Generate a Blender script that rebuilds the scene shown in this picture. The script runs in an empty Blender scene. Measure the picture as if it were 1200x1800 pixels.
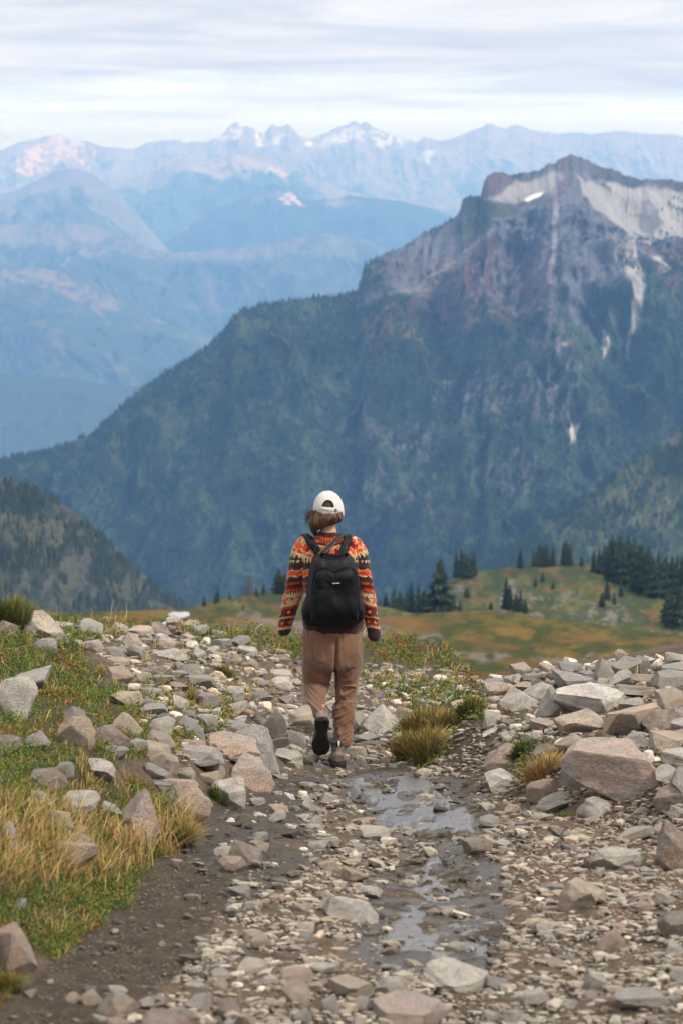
import bpy, bmesh, math, random
import numpy as np
from mathutils import Vector, Matrix
R = math.radians
C = bpy.context.scene.collection
SC = bpy.context.scene
rng = np.random.default_rng(7)
random.seed(7)

# ------------------------------------------------------------------ camera
FPX = 4250.0                      # focal length in pixels of the 1200 x 1800 frame (85 mm on a 36 mm tall frame)
PITCH = math.atan(570 / FPX)
cam_d = bpy.data.cameras.new("camera")
cam = bpy.data.objects.new("camera", cam_d); C.objects.link(cam)
cam_d.sensor_fit = 'VERTICAL'; cam_d.sensor_height = 36.0; cam_d.lens = 85.0
cam_d.clip_start = 0.1; cam_d.clip_end = 90000.0
cam.location = (0, 0, 0); cam.rotation_euler = (R(90) - PITCH, 0, 0)
cam_d.dof.use_dof = True; cam_d.dof.focus_distance = 15.0; cam_d.dof.aperture_fstop = 4.5
SC.camera = cam

# ------------------------------------------------------------------ light
SUN_TO = Vector((0.62, -0.38, 0.75)).normalized()
SUN_EL = math.asin(SUN_TO.z); SUN_AZ = math.atan2(SUN_TO.x, SUN_TO.y)
sd = bpy.data.lights.new("sun", 'SUN'); sd.energy = 3.4; sd.angle = R(10); sd.color = (1.0, 0.93, 0.84)
so = bpy.data.objects.new("sun", sd); C.objects.link(so)
so.rotation_euler = (-SUN_TO).to_track_quat('-Z', 'Y').to_euler()

W = bpy.data.worlds.new("World"); SC.world = W; W.use_nodes = True
nt = W.node_tree; nt.nodes.clear()
def N(t, typ, **kw):
    n = t.nodes.new(typ)
    for k, v in kw.items():
        if k in n.inputs: n.inputs[k].default_value = v
        else: setattr(n, k, v)
    return n
sky = N(nt, 'ShaderNodeTexSky'); sky.sky_type = 'NISHITA'; sky.sun_disc = False
sky.sun_elevation = SUN_EL; sky.sun_rotation = SUN_AZ; sky.altitude = 2000; sky.air_density = 1.0; sky.dust_density = 2.0
bg1 = N(nt, 'ShaderNodeBackground', Strength=0.15); nt.links.new(sky.outputs[0], bg1.inputs[0])
tc = N(nt, 'ShaderNodeTexCoord'); sx = N(nt, 'ShaderNodeSeparateXYZ'); nt.links.new(tc.outputs['Generated'], sx.inputs[0])
def MATH(t, op, a, b=None, clamp=False):
    n = t.nodes.new('ShaderNodeMath'); n.operation = op; n.use_clamp = clamp
    for i, v in enumerate((a, b)):
        if v is None: continue
        if isinstance(v, (int, float)): n.inputs[i].default_value = v
        else: t.links.new(v, n.inputs[i])
    return n.outputs[0]
zz = MATH(nt, 'ADD', MATH(nt, 'MAXIMUM', sx.outputs['Z'], 0.0), 0.045)
cu = MATH(nt, 'DIVIDE', sx.outputs['X'], zz); cv = MATH(nt, 'DIVIDE', sx.outputs['Y'], zz)
cb = N(nt, 'ShaderNodeCombineXYZ'); nt.links.new(MATH(nt, 'MULTIPLY', cu, 0.9), cb.inputs[0]); nt.links.new(cv, cb.inputs[1])
n1 = N(nt, 'ShaderNodeTexNoise', Scale=0.95, Detail=6.0, Roughness=0.55, Distortion=1.2); nt.links.new(cb.outputs[0], n1.inputs['Vector'])
n2 = N(nt, 'ShaderNodeTexNoise', Scale=0.5, Detail=4.0, Roughness=0.5); nt.links.new(cb.outputs[0], n2.inputs['Vector'])
cr = N(nt, 'ShaderNodeValToRGB'); nt.links.new(n1.outputs['Fac'], cr.inputs[0])
e = cr.color_ramp.elements
e[0].position = 0.33; e[0].color = (0.73, 0.70, 0.69, 1)
e[1].position = 0.70; e[1].color = (1.14, 1.08, 1.02, 1)
e2 = cr.color_ramp.elements.new(0.5); e2.color = (0.92, 0.88, 0.855, 1)
bg2 = N(nt, 'ShaderNodeBackground', Strength=0.94); nt.links.new(cr.outputs[0], bg2.inputs[0])
# an overcast sky is brighter overhead than low down
zen = MATH(nt, 'ADD', MATH(nt, 'MULTIPLY', MATH(nt, 'MULTIPLY', MATH(nt, 'SUBTRACT', sx.outputs['Z'], 0.12), 1.6, clamp=True), 0.34), 1.10)
nt.links.new(zen, bg2.inputs['Strength'])
# the cloud deck thins out towards the horizon, with a bright gap of sky under it
el = MATH(nt, 'MULTIPLY', MATH(nt, 'SUBTRACT', sx.outputs['Z'], 0.030), 75.0)
mk_ = MATH(nt, 'ADD', el, MATH(nt, 'MULTIPLY', MATH(nt, 'SUBTRACT', n2.outputs['Fac'], 0.5), 3.0), clamp=True)
bg3 = N(nt, 'ShaderNodeBackground', Strength=1.12); bg3.inputs[0].default_value = (0.97, 1.0, 1.05, 1)
addh = N(nt, 'ShaderNodeAddShader'); nt.links.new(bg1.outputs[0], addh.inputs[0]); nt.links.new(bg3.outputs[0], addh.inputs[1])
mx = N(nt, 'ShaderNodeMixShader'); nt.links.new(mk_, mx.inputs[0]); nt.links.new(addh.outputs[0], mx.inputs[1]); nt.links.new(bg2.outputs[0], mx.inputs[2])
wo = N(nt, 'ShaderNodeOutputWorld'); nt.links.new(mx.outputs[0], wo.inputs['Surface'])

SC.view_settings.view_transform = 'Standard'; SC.view_settings.look = 'None'
SC.view_settings.exposure = 0.0; SC.view_settings.gamma = 1.0
SC.render.engine = 'CYCLES'
SC.cycles.use_denoising = True
SC.cycles.max_bounces = 6; SC.cycles.diffuse_bounces = 3; SC.cycles.glossy_bounces = 2
SC.cycles.transmission_bounces = 3; SC.cycles.volume_bounces = 2; SC.cycles.transparent_max_bounces = 8
SC.cycles.sample_clamp_indirect = 4.0

# ------------------------------------------------------------------ projection
cp, sp = math.cos(PITCH), math.sin(PITCH)
def PP(px, py, Y):
    """point seen at pixel (px, py) of the 1200 x 1800 frame, at ground distance Y"""
    px = np.asarray(px, float); py = np.asarray(py, float)
    a = px - 600; b = py - 900
    dy = cp * FPX - sp * b; dz = -sp * FPX - cp * b
    t = Y / dy
    return a * t, Y + 0 * a * t, dz * t
def proj(x, y, z):
    d = y * cp - z * sp; v = y * sp + z * cp
    d = np.maximum(d, 1e-3)
    return 600 + FPX * x / d, 900 - FPX * v / d

# ------------------------------------------------------------------ noise
def _h(ix, iy, iz, s):
    with np.errstate(over='ignore'):
        h = (ix.astype(np.int64) * 374761393 + iy.astype(np.int64) * 668265263 + iz.astype(np.int64) * 2147483647 + s * 1274126177) & 0xFFFFFFFF
        h = ((h ^ (h >> 13)) * 1274126177) & 0xFFFFFFFF
        h = ((h ^ (h >> 16)) * 2246822519) & 0xFFFFFFFF
        return ((h ^ (h >> 15)) & 0xFFFFFF) / float(0xFFFFFF)
def vnoise(x, y, z=None, s=0):
    x = np.asarray(x, float); y = np.asarray(y, float)
    flat = z is None
    z = np.zeros(1) if flat else np.asarray(z, float)
    x, y, z = np.broadcast_arrays(x, y, z)
    fx, fy, fz = np.floor(x), np.floor(y), np.floor(z)
    u, v, w = x - fx, y - fy, z - fz
    u = u * u * u * (u * (u * 6 - 15) + 10); v = v * v * v * (v * (v * 6 - 15) + 10); w = w * w * w * (w * (w * 6 - 15) + 10)
    ix, iy, iz = fx.astype(np.int64), fy.astype(np.int64), fz.astype(np.int64)
    def pl(k):
        a = _h(ix, iy, iz + k, s); b = _h(ix + 1, iy, iz + k, s); c = _h(ix, iy + 1, iz + k, s); d = _h(ix + 1, iy + 1, iz + k, s)
        return (a + (b - a) * u) * (1 - v) + (c + (d - c) * u) * v
    p0 = pl(0)
    if flat: return p0 * 2 - 1
    return (p0 + (pl(1) - p0) * w) * 2 - 1
def fbm(x, y, z=None, o=4, s=0, g=0.5):
    r = 0; a = 1; t = 0; f = 1.0
    for k in range(o):
        r = r + a * vnoise(np.asarray(x) * f + 17.3 * k, np.asarray(y) * f - 9.1 * k, None if z is None else np.asarray(z) * f, s + k)
        t += a; a *= g; f *= 2.03
    return r / t
def ridged(x, y, o=4, s=0, g=0.5):
    r = 0; a = 1; t = 0; f = 1.0
    for k in range(o):
        r = r + a * (1 - 2 * np.abs(vnoise(np.asarray(x) * f + 7.7 * k, np.asarray(y) * f + 3.1 * k, None, s + k)))
        t += a; a *= g; f *= 2.1
    return r / t
def ss(a, b, x):
    t = np.clip((x - a) / (b - a), 0, 1); return t * t * (3 - 2 * t)
def inpoly(px, py, poly):
    px = np.asarray(px); py = np.asarray(py); r = np.zeros(np.broadcast(px, py).shape, bool); n = len(poly)
    for i in range(n):
        x1, y1 = poly[i]; x2, y2 = poly[(i + 1) % n]
        if y1 == y2: continue
        c = ((y1 > py) != (y2 > py)) & (px < (x2 - x1) * (py - y1) / (y2 - y1) + x1)
        r ^= c
    return r
def dseg(px, py, pts, closed=False):
    d = np.full(np.broadcast(px, py).shape, 1e9); n = len(pts)
    for i in range(n if closed else n - 1):
        x1, y1 = pts[i]; x2, y2 = pts[(i + 1) % n]
        L = max((x2 - x1) ** 2 + (y2 - y1) ** 2, 1e-9)
        t = np.clip(((px - x1) * (x2 - x1) + (py - y1) * (y2 - y1)) / L, 0, 1)
        d = np.minimum(d, np.hypot(px - x1 - t * (x2 - x1), py - y1 - t * (y2 - y1)))
    return d
def pmask(px, py, poly, soft=10, warp=0, wl=40, s=5):
    """0..1 inside a polygon, with a noisy edge"""
    px, py = np.broadcast_arrays(np.asarray(px, float), np.asarray(py, float))
    mg = soft + warp * 1.1 + 1
    bb = (px > min(p[0] for p in poly) - mg) & (px < max(p[0] for p in poly) + mg) & (py > min(p[1] for p in poly) - mg) & (py < max(p[1] for p in poly) + mg)
    if not bb.all():
        out = np.zeros(px.shape)
        if bb.any(): out[bb] = pmask(px[bb], py[bb], poly, soft, warp, wl, s)
        return out
    if warp:
        qx = px + warp * fbm(px / wl, py / wl, None, 4, s); qy = py + warp * fbm(px / wl + 31, py / wl + 5, None, 4, s + 9)
    else: qx, qy = px, py
    d = dseg(qx, qy, poly, True); i = inpoly(qx, qy, poly)
    return ss(-soft, soft, np.where(i, d, -d))

# ------------------------------------------------------------------ objects
def tag(o, label=None, cat=None, group=None, kind=None):
    if label: o['label'] = label
    if cat: o['category'] = cat
    if group: o['group'] = group
    if kind: o['kind'] = kind
    return o
def mesh_np(name, V, F, mat=None, col=None, smooth=True, parent=None):
    """one mesh object out of vertex and face arrays (faces: n x 3 or n x 4, or a list of both)"""
    V = np.asarray(V, np.float32); Fs = F if isinstance(F, list) else [F]
    Fs = [np.asarray(f, np.int32) for f in Fs if len(f)]
    me = bpy.data.meshes.new(name)
    me.vertices.add(len(V)); me.vertices.foreach_set('co', V.ravel())
    nl = sum(f.size for f in Fs); nf = sum(len(f) for f in Fs)
    me.loops.add(nl); me.loops.foreach_set('vertex_index', np.concatenate([f.ravel() for f in Fs]))
    me.polygons.add(nf)
    tot = np.concatenate([np.full(len(f), f.shape[1], np.int32) for f in Fs])
    st = np.concatenate([[0], np.cumsum(tot)[:-1]]).astype(np.int32)
    me.polygons.foreach_set('loop_start', st)
    try: me.polygons.foreach_set('loop_total', tot)
    except Exception: pass
    me.polygons.foreach_set('use_smooth', np.full(nf, smooth))
    me.update(calc_edges=True)
    if col is not None:
        col = np.asarray(col, np.float32)
        if col.shape[1] == 3: col = np.hstack([col, np.ones((len(col), 1), np.float32)])
        a = me.color_attributes.new('Col', 'FLOAT_COLOR', 'POINT'); a.data.foreach_set('color', col.ravel())
    o = bpy.data.objects.new(name, me); C.objects.link(o)
    if mat: me.materials.append(mat)
    if parent: o.parent = parent
    return o
def gridF(nr, nc, wrap=False):
    i = np.arange(nr - 1)[:, None]; j = np.arange(nc if wrap else nc - 1)[None, :]
    a = i * nc + j; b = i * nc + (j + 1) % nc
    return np.stack([a, b, b + nc, a + nc], -1).reshape(-1, 4)
def rgb(h):
    """sRGB 0-255 triple to linear"""
    c = np.array(h, float) / 255
    return np.where(c <= 0.04045, c / 12.92, ((c + 0.055) / 1.055) ** 2.4)
def mixc(a, b, m):
    m = np.asarray(m)[..., None]; return a * (1 - m) + b * m

def material(name, color=None, attr=False, rough=0.9, nscale=0, namt=0.3, bscale=0, bump=0.0, bdist=0.01, spec=0.3, sheen=0, metal=0, coord='Object', detail=5, rand=0.0, vary=None):
    m = bpy.data.materials.new(name); m.use_nodes = True; t = m.node_tree; t.nodes.clear()
    o = N(t, 'ShaderNodeOutputMaterial'); p = N(t, 'ShaderNodeBsdfPrincipled', Roughness=rough, Metallic=metal)
    p.inputs['Specular IOR Level'].default_value = spec
    if sheen: p.inputs['Sheen Weight'].default_value = sheen
    t.links.new(p.outputs[0], o.inputs[0])
    tc = N(t, 'ShaderNodeTexCoord'); vec = tc.outputs[coord]
    if attr:
        a = N(t, 'ShaderNodeAttribute'); a.attribute_name = 'Col'; src = a.outputs['Color']
    else:
        a = N(t, 'ShaderNodeRGB'); a.outputs[0].default_value = (*color, 1); src = a.outputs[0]
    if vary is not None:
        oi = N(t, 'ShaderNodeObjectInfo'); rp = N(t, 'ShaderNodeValToRGB'); t.links.new(oi.outputs['Random'], rp.inputs[0])
        el = rp.color_ramp.elements
        while len(el) < len(vary): el.new(0.5)
        for k, cc in enumerate(vary): el[k].position = k / (len(vary) - 1); el[k].color = (*cc, 1)
        src = rp.outputs[0]
    if nscale:
        n = N(t, 'ShaderNodeTexNoise', Scale=nscale, Detail=float(detail), Roughness=0.6); t.links.new(vec, n.inputs['Vector'])
        mr = N(t, 'ShaderNodeMapRange'); t.links.new(n.outputs['Fac'], mr.inputs[0])
        mr.inputs[1].default_value = 0.3; mr.inputs[2].default_value = 0.7; mr.inputs[3].default_value = 1 - namt; mr.inputs[4].default_value = 1 + namt
        mm = N(t, 'ShaderNodeVectorMath'); mm.operation = 'SCALE'; t.links.new(src, mm.inputs[0]); t.links.new(mr.outputs[0], mm.inputs['Scale']); src = mm.outputs[0]
    if rand:
        oi = N(t, 'ShaderNodeObjectInfo'); mr = N(t, 'ShaderNodeMapRange'); t.links.new(oi.outputs['Random'], mr.inputs[0]); mr.inputs[3].default_value = 1 - rand; mr.inputs[4].default_value = 1 + rand
        mm = N(t, 'ShaderNodeVectorMath'); mm.operation = 'SCALE'; t.links.new(src, mm.inputs[0]); t.links.new(mr.outputs[0], mm.inputs['Scale']); src = mm.outputs[0]
    t.links.new(src, p.inputs['Base Color'])
    if bscale:
        n = N(t, 'ShaderNodeTexNoise', Scale=bscale, Detail=5.0, Roughness=0.65); t.links.new(vec, n.inputs['Vector'])
        b = N(t, 'ShaderNodeBump', Strength=bump, Distance=bdist); t.links.new(n.outputs['Fac'], b.inputs['Height']); t.links.new(b.outputs[0], p.inputs['Normal'])
    return m
# ------------------------------------------------------------------ mountains and valleys
M_far = material('mountain_ground', attr=True, rough=1.0, spec=0.05)
M_forest = material('conifer_mass', attr=True, rough=1.0, spec=0.05)
FOREST_ = rgb((52, 66, 50)); ROCKc = rgb((128, 116, 120)); SCREE = rgb((176, 172, 164)); SNOW = np.array([.8, .82, .85])

def ridge(name, crest, Yc, base, slope=0.55, n=(500, 200), amp=0.02, wl=0.05, colf=None, crough=1.0, pxr=(-1200, 2400), yc2=None, seed=1, shape=None, back=0.35):
    """a mountain ridge: a heightfield sheet from its skyline down its near face and over its far side"""
    nc, nr = n
    lo_, hi_ = max(pxr[0], -120), min(pxr[1], 1320); kl_n = int(nc * .14) if pxr[0] < lo_ else 0; kr_n = int(nc * .14) if pxr[1] > hi_ else 0
    px = np.concatenate([np.linspace(pxr[0], lo_, kl_n, endpoint=False), np.linspace(lo_, hi_, nc - kl_n - kr_n), np.linspace(hi_, pxr[1], kr_n + 1)[1:]])
    cy = np.interp(px, [c[0] for c in crest], [c[1] for c in crest])
    cy = cy - 60 * fbm(px / 230, px * 0 + 2, None, 3, seed + 40) * ss(0, 350, np.maximum(-60 - px, px - 1260))
    cy = cy - crough * (2.2 * fbm(px / 17, px * 0 + seed, None, 4, seed) + 1.0 * vnoise(px / 3.1, px * 0, None, seed + 3))
    Yk = np.interp(px, [y[0] for y in Yc], [y[1] for y in Yc])
    t = np.linspace(0, 1, nr) ** 1.15
    PX, T = np.meshgrid(px, t)
    CY = cy[None, :]; YK = Yk[None, :]
    BASE = np.interp(px, [b[0] for b in base], [b[1] for b in base])[None, :] if isinstance(base, list) else base
    BASE = np.maximum(BASE, CY + 15)
    PY = CY + (BASE - CY) * T
    dz = (BASE - CY) / FPX * YK
    Y = YK - dz / slope * T
    x, y, z = PP(PX, PY, Y)
    L = wl * YK.mean()
    s_ = np.hypot(Y - YK, 0) * 1.3
    rel = ridged(x / L + 0.25 * fbm(x / L, s_ / L, None, 3, seed + 4), s_ / (L * 2.6), 5, seed, 0.55)
    h = amp * YK * rel * np.clip(T * 6, 0.06, 1)
    if shape is not None: h = h + shape(PX, PY, T) * YK
    # keep the skyline: push relief outwards (towards the viewer) as well as up
    y2 = y - 0.8 * h; z2 = z + 0.45 * h * np.clip(T * 5, 0, 1)
    V = np.stack([x, y2, z2], -1)
    # far side
    nb = 8
    tb = np.linspace(0, 1, nb + 1)[1:]
    B = []
    for q in tb[::-1]:
        B.append(np.stack([x[0], y[0] + q * 0.2 * Yk, z[0] - q * back * 0.2 * Yk * (0.4 + 0.6 * q)], -1))
    V2 = np.concatenate([np.array(B), V], 0)
    col = colf(PX, PY, T, rel)
    col2 = np.concatenate([np.repeat(col[:1], nb, 0), col], 0)
    o = mesh_np(name, V2.reshape(-1, 3), gridF(nr + nb, nc), M_far, col2.reshape(-1, 3))
    o['kind'] = 'structure'
    return o, dict(px=px, t=t, V=V, cy=cy, PY=PY, PX=PX)

def tn(px, py, w, s): return fbm(px / w, py / w, None, 5, s, 0.6)

def far_col(rock=(150, 135, 140), forest=(70, 80, 66), treeline=0.35, snow=0.0, lit_and_snow=None, s=3, warm=0.0):
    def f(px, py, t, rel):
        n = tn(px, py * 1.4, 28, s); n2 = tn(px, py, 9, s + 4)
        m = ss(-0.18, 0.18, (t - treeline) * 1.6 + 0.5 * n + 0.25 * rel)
        c = mixc(rgb(rock) * (1 + 0.35 * n2[..., None] + 0.35 * rel[..., None]), rgb(forest) * (1 + 0.25 * n2[..., None] + .25 * rel[..., None]), m)  # relief shading painted in: ridges lighter, gullies darker
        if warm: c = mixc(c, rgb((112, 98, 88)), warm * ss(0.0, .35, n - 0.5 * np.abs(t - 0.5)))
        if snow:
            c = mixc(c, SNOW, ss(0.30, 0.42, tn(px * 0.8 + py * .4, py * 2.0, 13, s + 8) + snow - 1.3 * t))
        if lit_and_snow:
            for poly, k, a in lit_and_snow:  # pale patches: sunlight painted on rock faces, and snowfields
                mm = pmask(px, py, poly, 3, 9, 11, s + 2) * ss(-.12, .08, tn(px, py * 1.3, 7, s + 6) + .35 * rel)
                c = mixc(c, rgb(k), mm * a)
        return np.clip(c, 0.005, 0.9)
    return f

# farthest snowy range
G_crest = [(-300, 250), (-60, 258), (0, 263), (40, 250), (75, 242), (105, 237), (120, 244), (145, 248), (180, 256), (232, 263), (260, 251), (310, 245), (330, 251), (370, 247), (385, 240), (398, 228), (405, 220), (416, 214), (424, 222), (436, 221), (448, 228), (462, 236), (468, 232), (474, 221), (482, 219), (490, 225), (500, 220), (507, 218), (516, 228), (527, 240), (545, 245), (566, 236), (590, 225), (606, 219), (620, 213), (632, 218), (644, 215), (660, 226), (690, 237), (712, 243), (730, 250), (745, 241), (765, 247), (790, 246), (815, 236), (832, 229), (845, 225), (858, 216), (872, 221), (885, 226), (898, 222), (908, 220), (930, 228), (960, 232), (985, 236), (1010, 234), (1040, 235), (1095, 229), (1120, 234), (1160, 236), (1200, 240), (1500, 250)]
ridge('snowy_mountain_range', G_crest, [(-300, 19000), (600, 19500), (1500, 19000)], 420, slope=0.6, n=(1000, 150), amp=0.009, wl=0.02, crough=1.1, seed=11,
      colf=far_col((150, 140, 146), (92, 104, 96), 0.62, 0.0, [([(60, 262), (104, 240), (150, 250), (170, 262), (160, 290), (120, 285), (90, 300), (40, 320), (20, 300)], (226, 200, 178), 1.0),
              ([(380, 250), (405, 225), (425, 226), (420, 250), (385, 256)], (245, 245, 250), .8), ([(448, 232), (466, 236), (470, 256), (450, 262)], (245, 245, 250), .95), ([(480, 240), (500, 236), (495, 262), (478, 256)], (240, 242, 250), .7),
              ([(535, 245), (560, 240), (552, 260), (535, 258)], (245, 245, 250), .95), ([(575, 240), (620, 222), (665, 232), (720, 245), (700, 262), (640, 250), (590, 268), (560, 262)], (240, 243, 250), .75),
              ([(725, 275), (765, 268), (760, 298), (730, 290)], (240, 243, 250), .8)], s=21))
# ranges in front of it, each nearer and bluer-green
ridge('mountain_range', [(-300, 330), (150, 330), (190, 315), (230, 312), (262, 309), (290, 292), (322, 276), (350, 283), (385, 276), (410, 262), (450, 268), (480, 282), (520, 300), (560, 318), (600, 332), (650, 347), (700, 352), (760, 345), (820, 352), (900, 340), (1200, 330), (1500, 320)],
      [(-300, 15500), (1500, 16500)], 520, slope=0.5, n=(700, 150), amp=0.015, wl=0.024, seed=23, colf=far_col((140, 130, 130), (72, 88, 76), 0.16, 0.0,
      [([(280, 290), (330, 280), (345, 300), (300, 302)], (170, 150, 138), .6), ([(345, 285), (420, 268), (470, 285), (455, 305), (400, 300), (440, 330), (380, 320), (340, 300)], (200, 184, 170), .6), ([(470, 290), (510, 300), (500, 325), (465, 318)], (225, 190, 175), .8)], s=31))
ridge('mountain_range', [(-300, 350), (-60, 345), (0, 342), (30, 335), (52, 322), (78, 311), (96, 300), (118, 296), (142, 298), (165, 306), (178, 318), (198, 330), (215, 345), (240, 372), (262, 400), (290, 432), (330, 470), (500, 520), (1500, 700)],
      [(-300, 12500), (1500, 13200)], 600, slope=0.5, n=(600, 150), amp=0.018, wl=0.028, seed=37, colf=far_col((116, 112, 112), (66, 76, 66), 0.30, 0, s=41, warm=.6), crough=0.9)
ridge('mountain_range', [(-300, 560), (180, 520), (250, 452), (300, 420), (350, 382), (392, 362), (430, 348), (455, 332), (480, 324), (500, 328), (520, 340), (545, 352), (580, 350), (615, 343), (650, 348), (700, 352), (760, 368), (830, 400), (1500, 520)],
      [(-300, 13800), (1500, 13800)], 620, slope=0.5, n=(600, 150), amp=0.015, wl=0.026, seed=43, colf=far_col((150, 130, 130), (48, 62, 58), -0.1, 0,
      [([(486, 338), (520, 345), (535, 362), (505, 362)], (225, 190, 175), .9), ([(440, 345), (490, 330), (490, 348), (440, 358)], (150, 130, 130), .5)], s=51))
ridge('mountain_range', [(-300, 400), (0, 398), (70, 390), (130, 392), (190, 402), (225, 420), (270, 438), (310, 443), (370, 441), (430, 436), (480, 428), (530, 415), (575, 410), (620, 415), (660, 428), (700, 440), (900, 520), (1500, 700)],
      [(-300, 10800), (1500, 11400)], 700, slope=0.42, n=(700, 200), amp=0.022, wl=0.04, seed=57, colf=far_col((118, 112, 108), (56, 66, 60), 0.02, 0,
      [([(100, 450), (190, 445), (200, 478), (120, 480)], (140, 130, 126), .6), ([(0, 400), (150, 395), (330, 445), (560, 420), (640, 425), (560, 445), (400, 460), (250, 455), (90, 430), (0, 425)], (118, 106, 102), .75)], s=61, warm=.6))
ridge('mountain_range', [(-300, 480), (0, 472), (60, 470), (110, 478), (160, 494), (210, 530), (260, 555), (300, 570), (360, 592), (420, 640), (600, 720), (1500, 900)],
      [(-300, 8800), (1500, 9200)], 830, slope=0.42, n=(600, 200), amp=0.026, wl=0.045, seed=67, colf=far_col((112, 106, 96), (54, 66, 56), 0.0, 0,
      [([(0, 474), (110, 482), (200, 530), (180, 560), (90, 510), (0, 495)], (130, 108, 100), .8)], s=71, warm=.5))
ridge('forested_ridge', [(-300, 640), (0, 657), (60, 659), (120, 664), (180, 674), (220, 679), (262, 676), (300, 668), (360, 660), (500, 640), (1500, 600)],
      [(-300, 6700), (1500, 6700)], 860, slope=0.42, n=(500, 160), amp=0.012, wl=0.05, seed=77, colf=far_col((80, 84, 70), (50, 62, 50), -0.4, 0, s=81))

# the big mountain on the right
M_crest = [(-300, 900), (-100, 832), (0, 807), (60, 797), (110, 785), (150, 768), (190, 738), (215, 712), (245, 685), (285, 660), (300, 648), (340, 628), (370, 605), (400, 575), (412, 556), (425, 546), (445, 541), (470, 535), (500, 531), (540, 524), (580, 520), (610, 516), (628, 508), (634, 490), (640, 466), (655, 457), (690, 441), (715, 428), (740, 412), (770, 398), (800, 380), (808, 370), (812, 352), (824, 346), (845, 343), (850, 318), (856, 307), (870, 301), (885, 302), (893, 308), (925, 303), (945, 299), (960, 288), (975, 287), (982, 278), (1000, 272), (1020, 274), (1040, 286), (1065, 296), (1088, 301), (1095, 308), (1130, 314), (1165, 314), (1200, 320), (1300, 340), (1500, 420)]
def m_shape(px, py, t):
    r = 0
    for pts, w, a in (([(1003, 275), (985, 330), (960, 365), (880, 420), (800, 470), (700, 560)], 28, .010), ([(960, 365), (985, 450), (960, 560), (930, 700), (960, 860)], 34, .009),
                      ([(640, 470), (720, 560), (760, 700), (700, 900)], 45, .008), ([(420, 550), (520, 700), (560, 900)], 50, .009), ([(245, 690), (340, 830), (420, 1000)], 40, .006),
                      ([(1150, 440), (1140, 560), (1180, 760)], 40, .009), ([(1050, 380), (1090, 520), (1040, 700), (1080, 900)], 30, .006)):
        d = dseg(px, py, pts); r = r + a * np.exp(-(d / w) ** 2)
    r = r - 0.012 * np.exp(-(dseg(px, py, [(1040, 330), (1110, 380), (1150, 420)]) / 36) ** 2)
    return r * np.clip(t * 10, 0, 1)
CLIFF = [(628, 520), (640, 466), (740, 412), (805, 372), (850, 312), (1000, 268), (1220, 310), (1220, 470), (1150, 450), (1120, 470), (1110, 560), (1060, 640), (980, 700), (900, 640), (820, 600), (700, 560)]
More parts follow.
